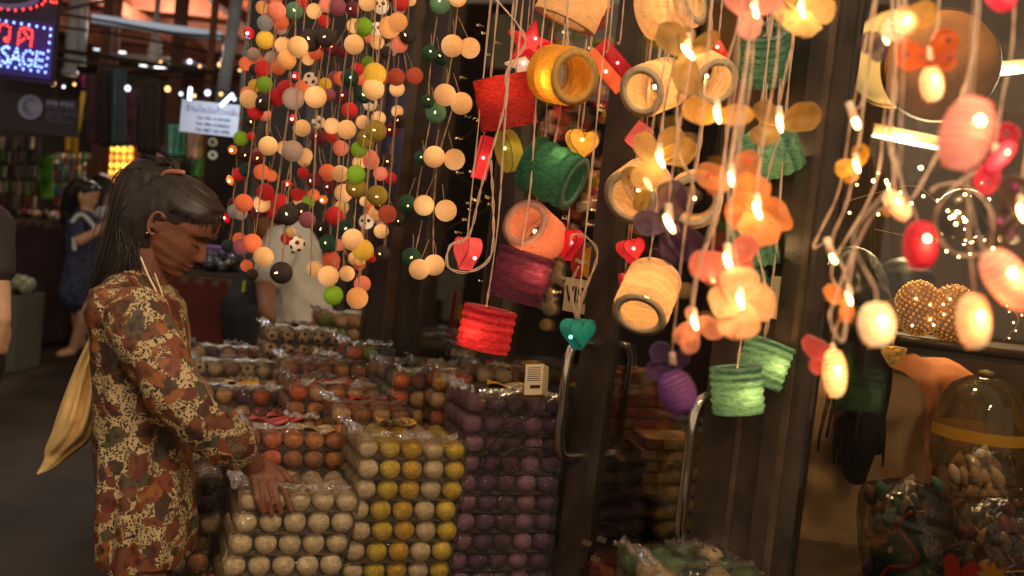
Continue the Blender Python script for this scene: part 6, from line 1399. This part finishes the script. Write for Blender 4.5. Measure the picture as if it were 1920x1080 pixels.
# more of the crowded lane: accessory rack at the far left, small far lamps, posts
rk2 = thing('accessory_rack', 'dark rack of dangling narrow accessories at the far left of the lane', 'rack', at(20, 400, 9.0))
board(-30, 252, 70, 404, 9.2, .05, mat('rack_board', (60, 50, 50), .8), 'back_board', rk2)
for i in range(16):
    for j in range(5):
        c = rr.choice([(60, 54, 52), (84, 120, 52), (120, 110, 96), (70, 44, 60), (150, 140, 130), (96, 60, 40), (44, 60, 44)])
        x = -26 + i * 6; y = 256 + j * 28; board(x, y, x + rr.uniform(2.5, 4.5), y + rr.uniform(16, 26), 9.0 + rr.uniform(-.06, .06), .02, mat('dangler_%d_%d_%d' % c, c, .35, ns=18, na=.5), 'dangler', rk2, rr.uniform(-.4, .4))
for k, (x0, x1, d_, y_) in enumerate(((100, 260, 9.0, 150), (240, 440, 7.4, 158), (300, 450, 9.8, 110))):
    t = thing('far_light_string', ('string of small lamps over the hung garments', 'string of small lamps running behind the white sign', 'string of small lamps under the fluorescent tube')[k], 'string lights', at(x1, y_, d_))
    pts = [at(x0 + (x1 - x0) * i / 8, y_ + (x1 - x0) * .08 * i / 8 + 5 * math.sin(i * 1.7), d_) for i in range(9)]
    MB().tube(catmull(pts, 3), .006, 5).build('cord', CB, t)
    for i, p in enumerate(pts): MB().sphere(p + Vector((0, 0, -.03)), .014 + .008 * (i % 3 == 0), 8, 6).build('bulb', mat(*(('cold_bulb', (225, 236, 255), .3) if (i + k) % 2 else ('amber_bulb', (255, 196, 120), .3)), emit=2.6), t)
for k, (x, d_, c, r_w) in enumerate(((196, 9.9, (96, 56, 38), .05), (212, 10.1, (130, 76, 46), .03), (330, 9.4, (90, 54, 38), .05), (392, 8.8, (120, 70, 44), .025))):
    p = at(x, 140, d_)
    t = thing('lane_post', ('rust coloured post left of the hung garments', 'thin orange post beside the rust coloured one', 'brown post above the dark coat', 'thin orange post above the white sign')[k], 'post', (p.x, p.y, 0), 'posts holding the market roof')
    MB().box((p.x, p.y, 1.9), r_w * 2, r_w * 2, 3.8).build('shaft', mat('post_paint_%d_%d_%d' % c, c, .6, ns=6, na=.3), t, False); MB().box((p.x, p.y, .06), r_w * 3.4, r_w * 3.4, .12).build('foot', DARK2, t, False)

# lettering becomes plain meshes
bpy.context.view_layer.update(); _dg = bpy.context.evaluated_depsgraph_get()
_cv = [(o, bpy.data.meshes.new_from_object(o.evaluated_get(_dg))) for o in _TX]
for o, me in _cv:
    par, M4, nm = o.parent, W[o], o.name
    mt = o.data.materials[0]; bpy.data.objects.remove(o)
    if not me.materials: me.materials.append(mt)
    me.name = 'lettering'; n_ = link('lettering', me, par, M4)
bpy.data.objects.remove(_tob[0]); bpy.data.scenes.remove(_ts)
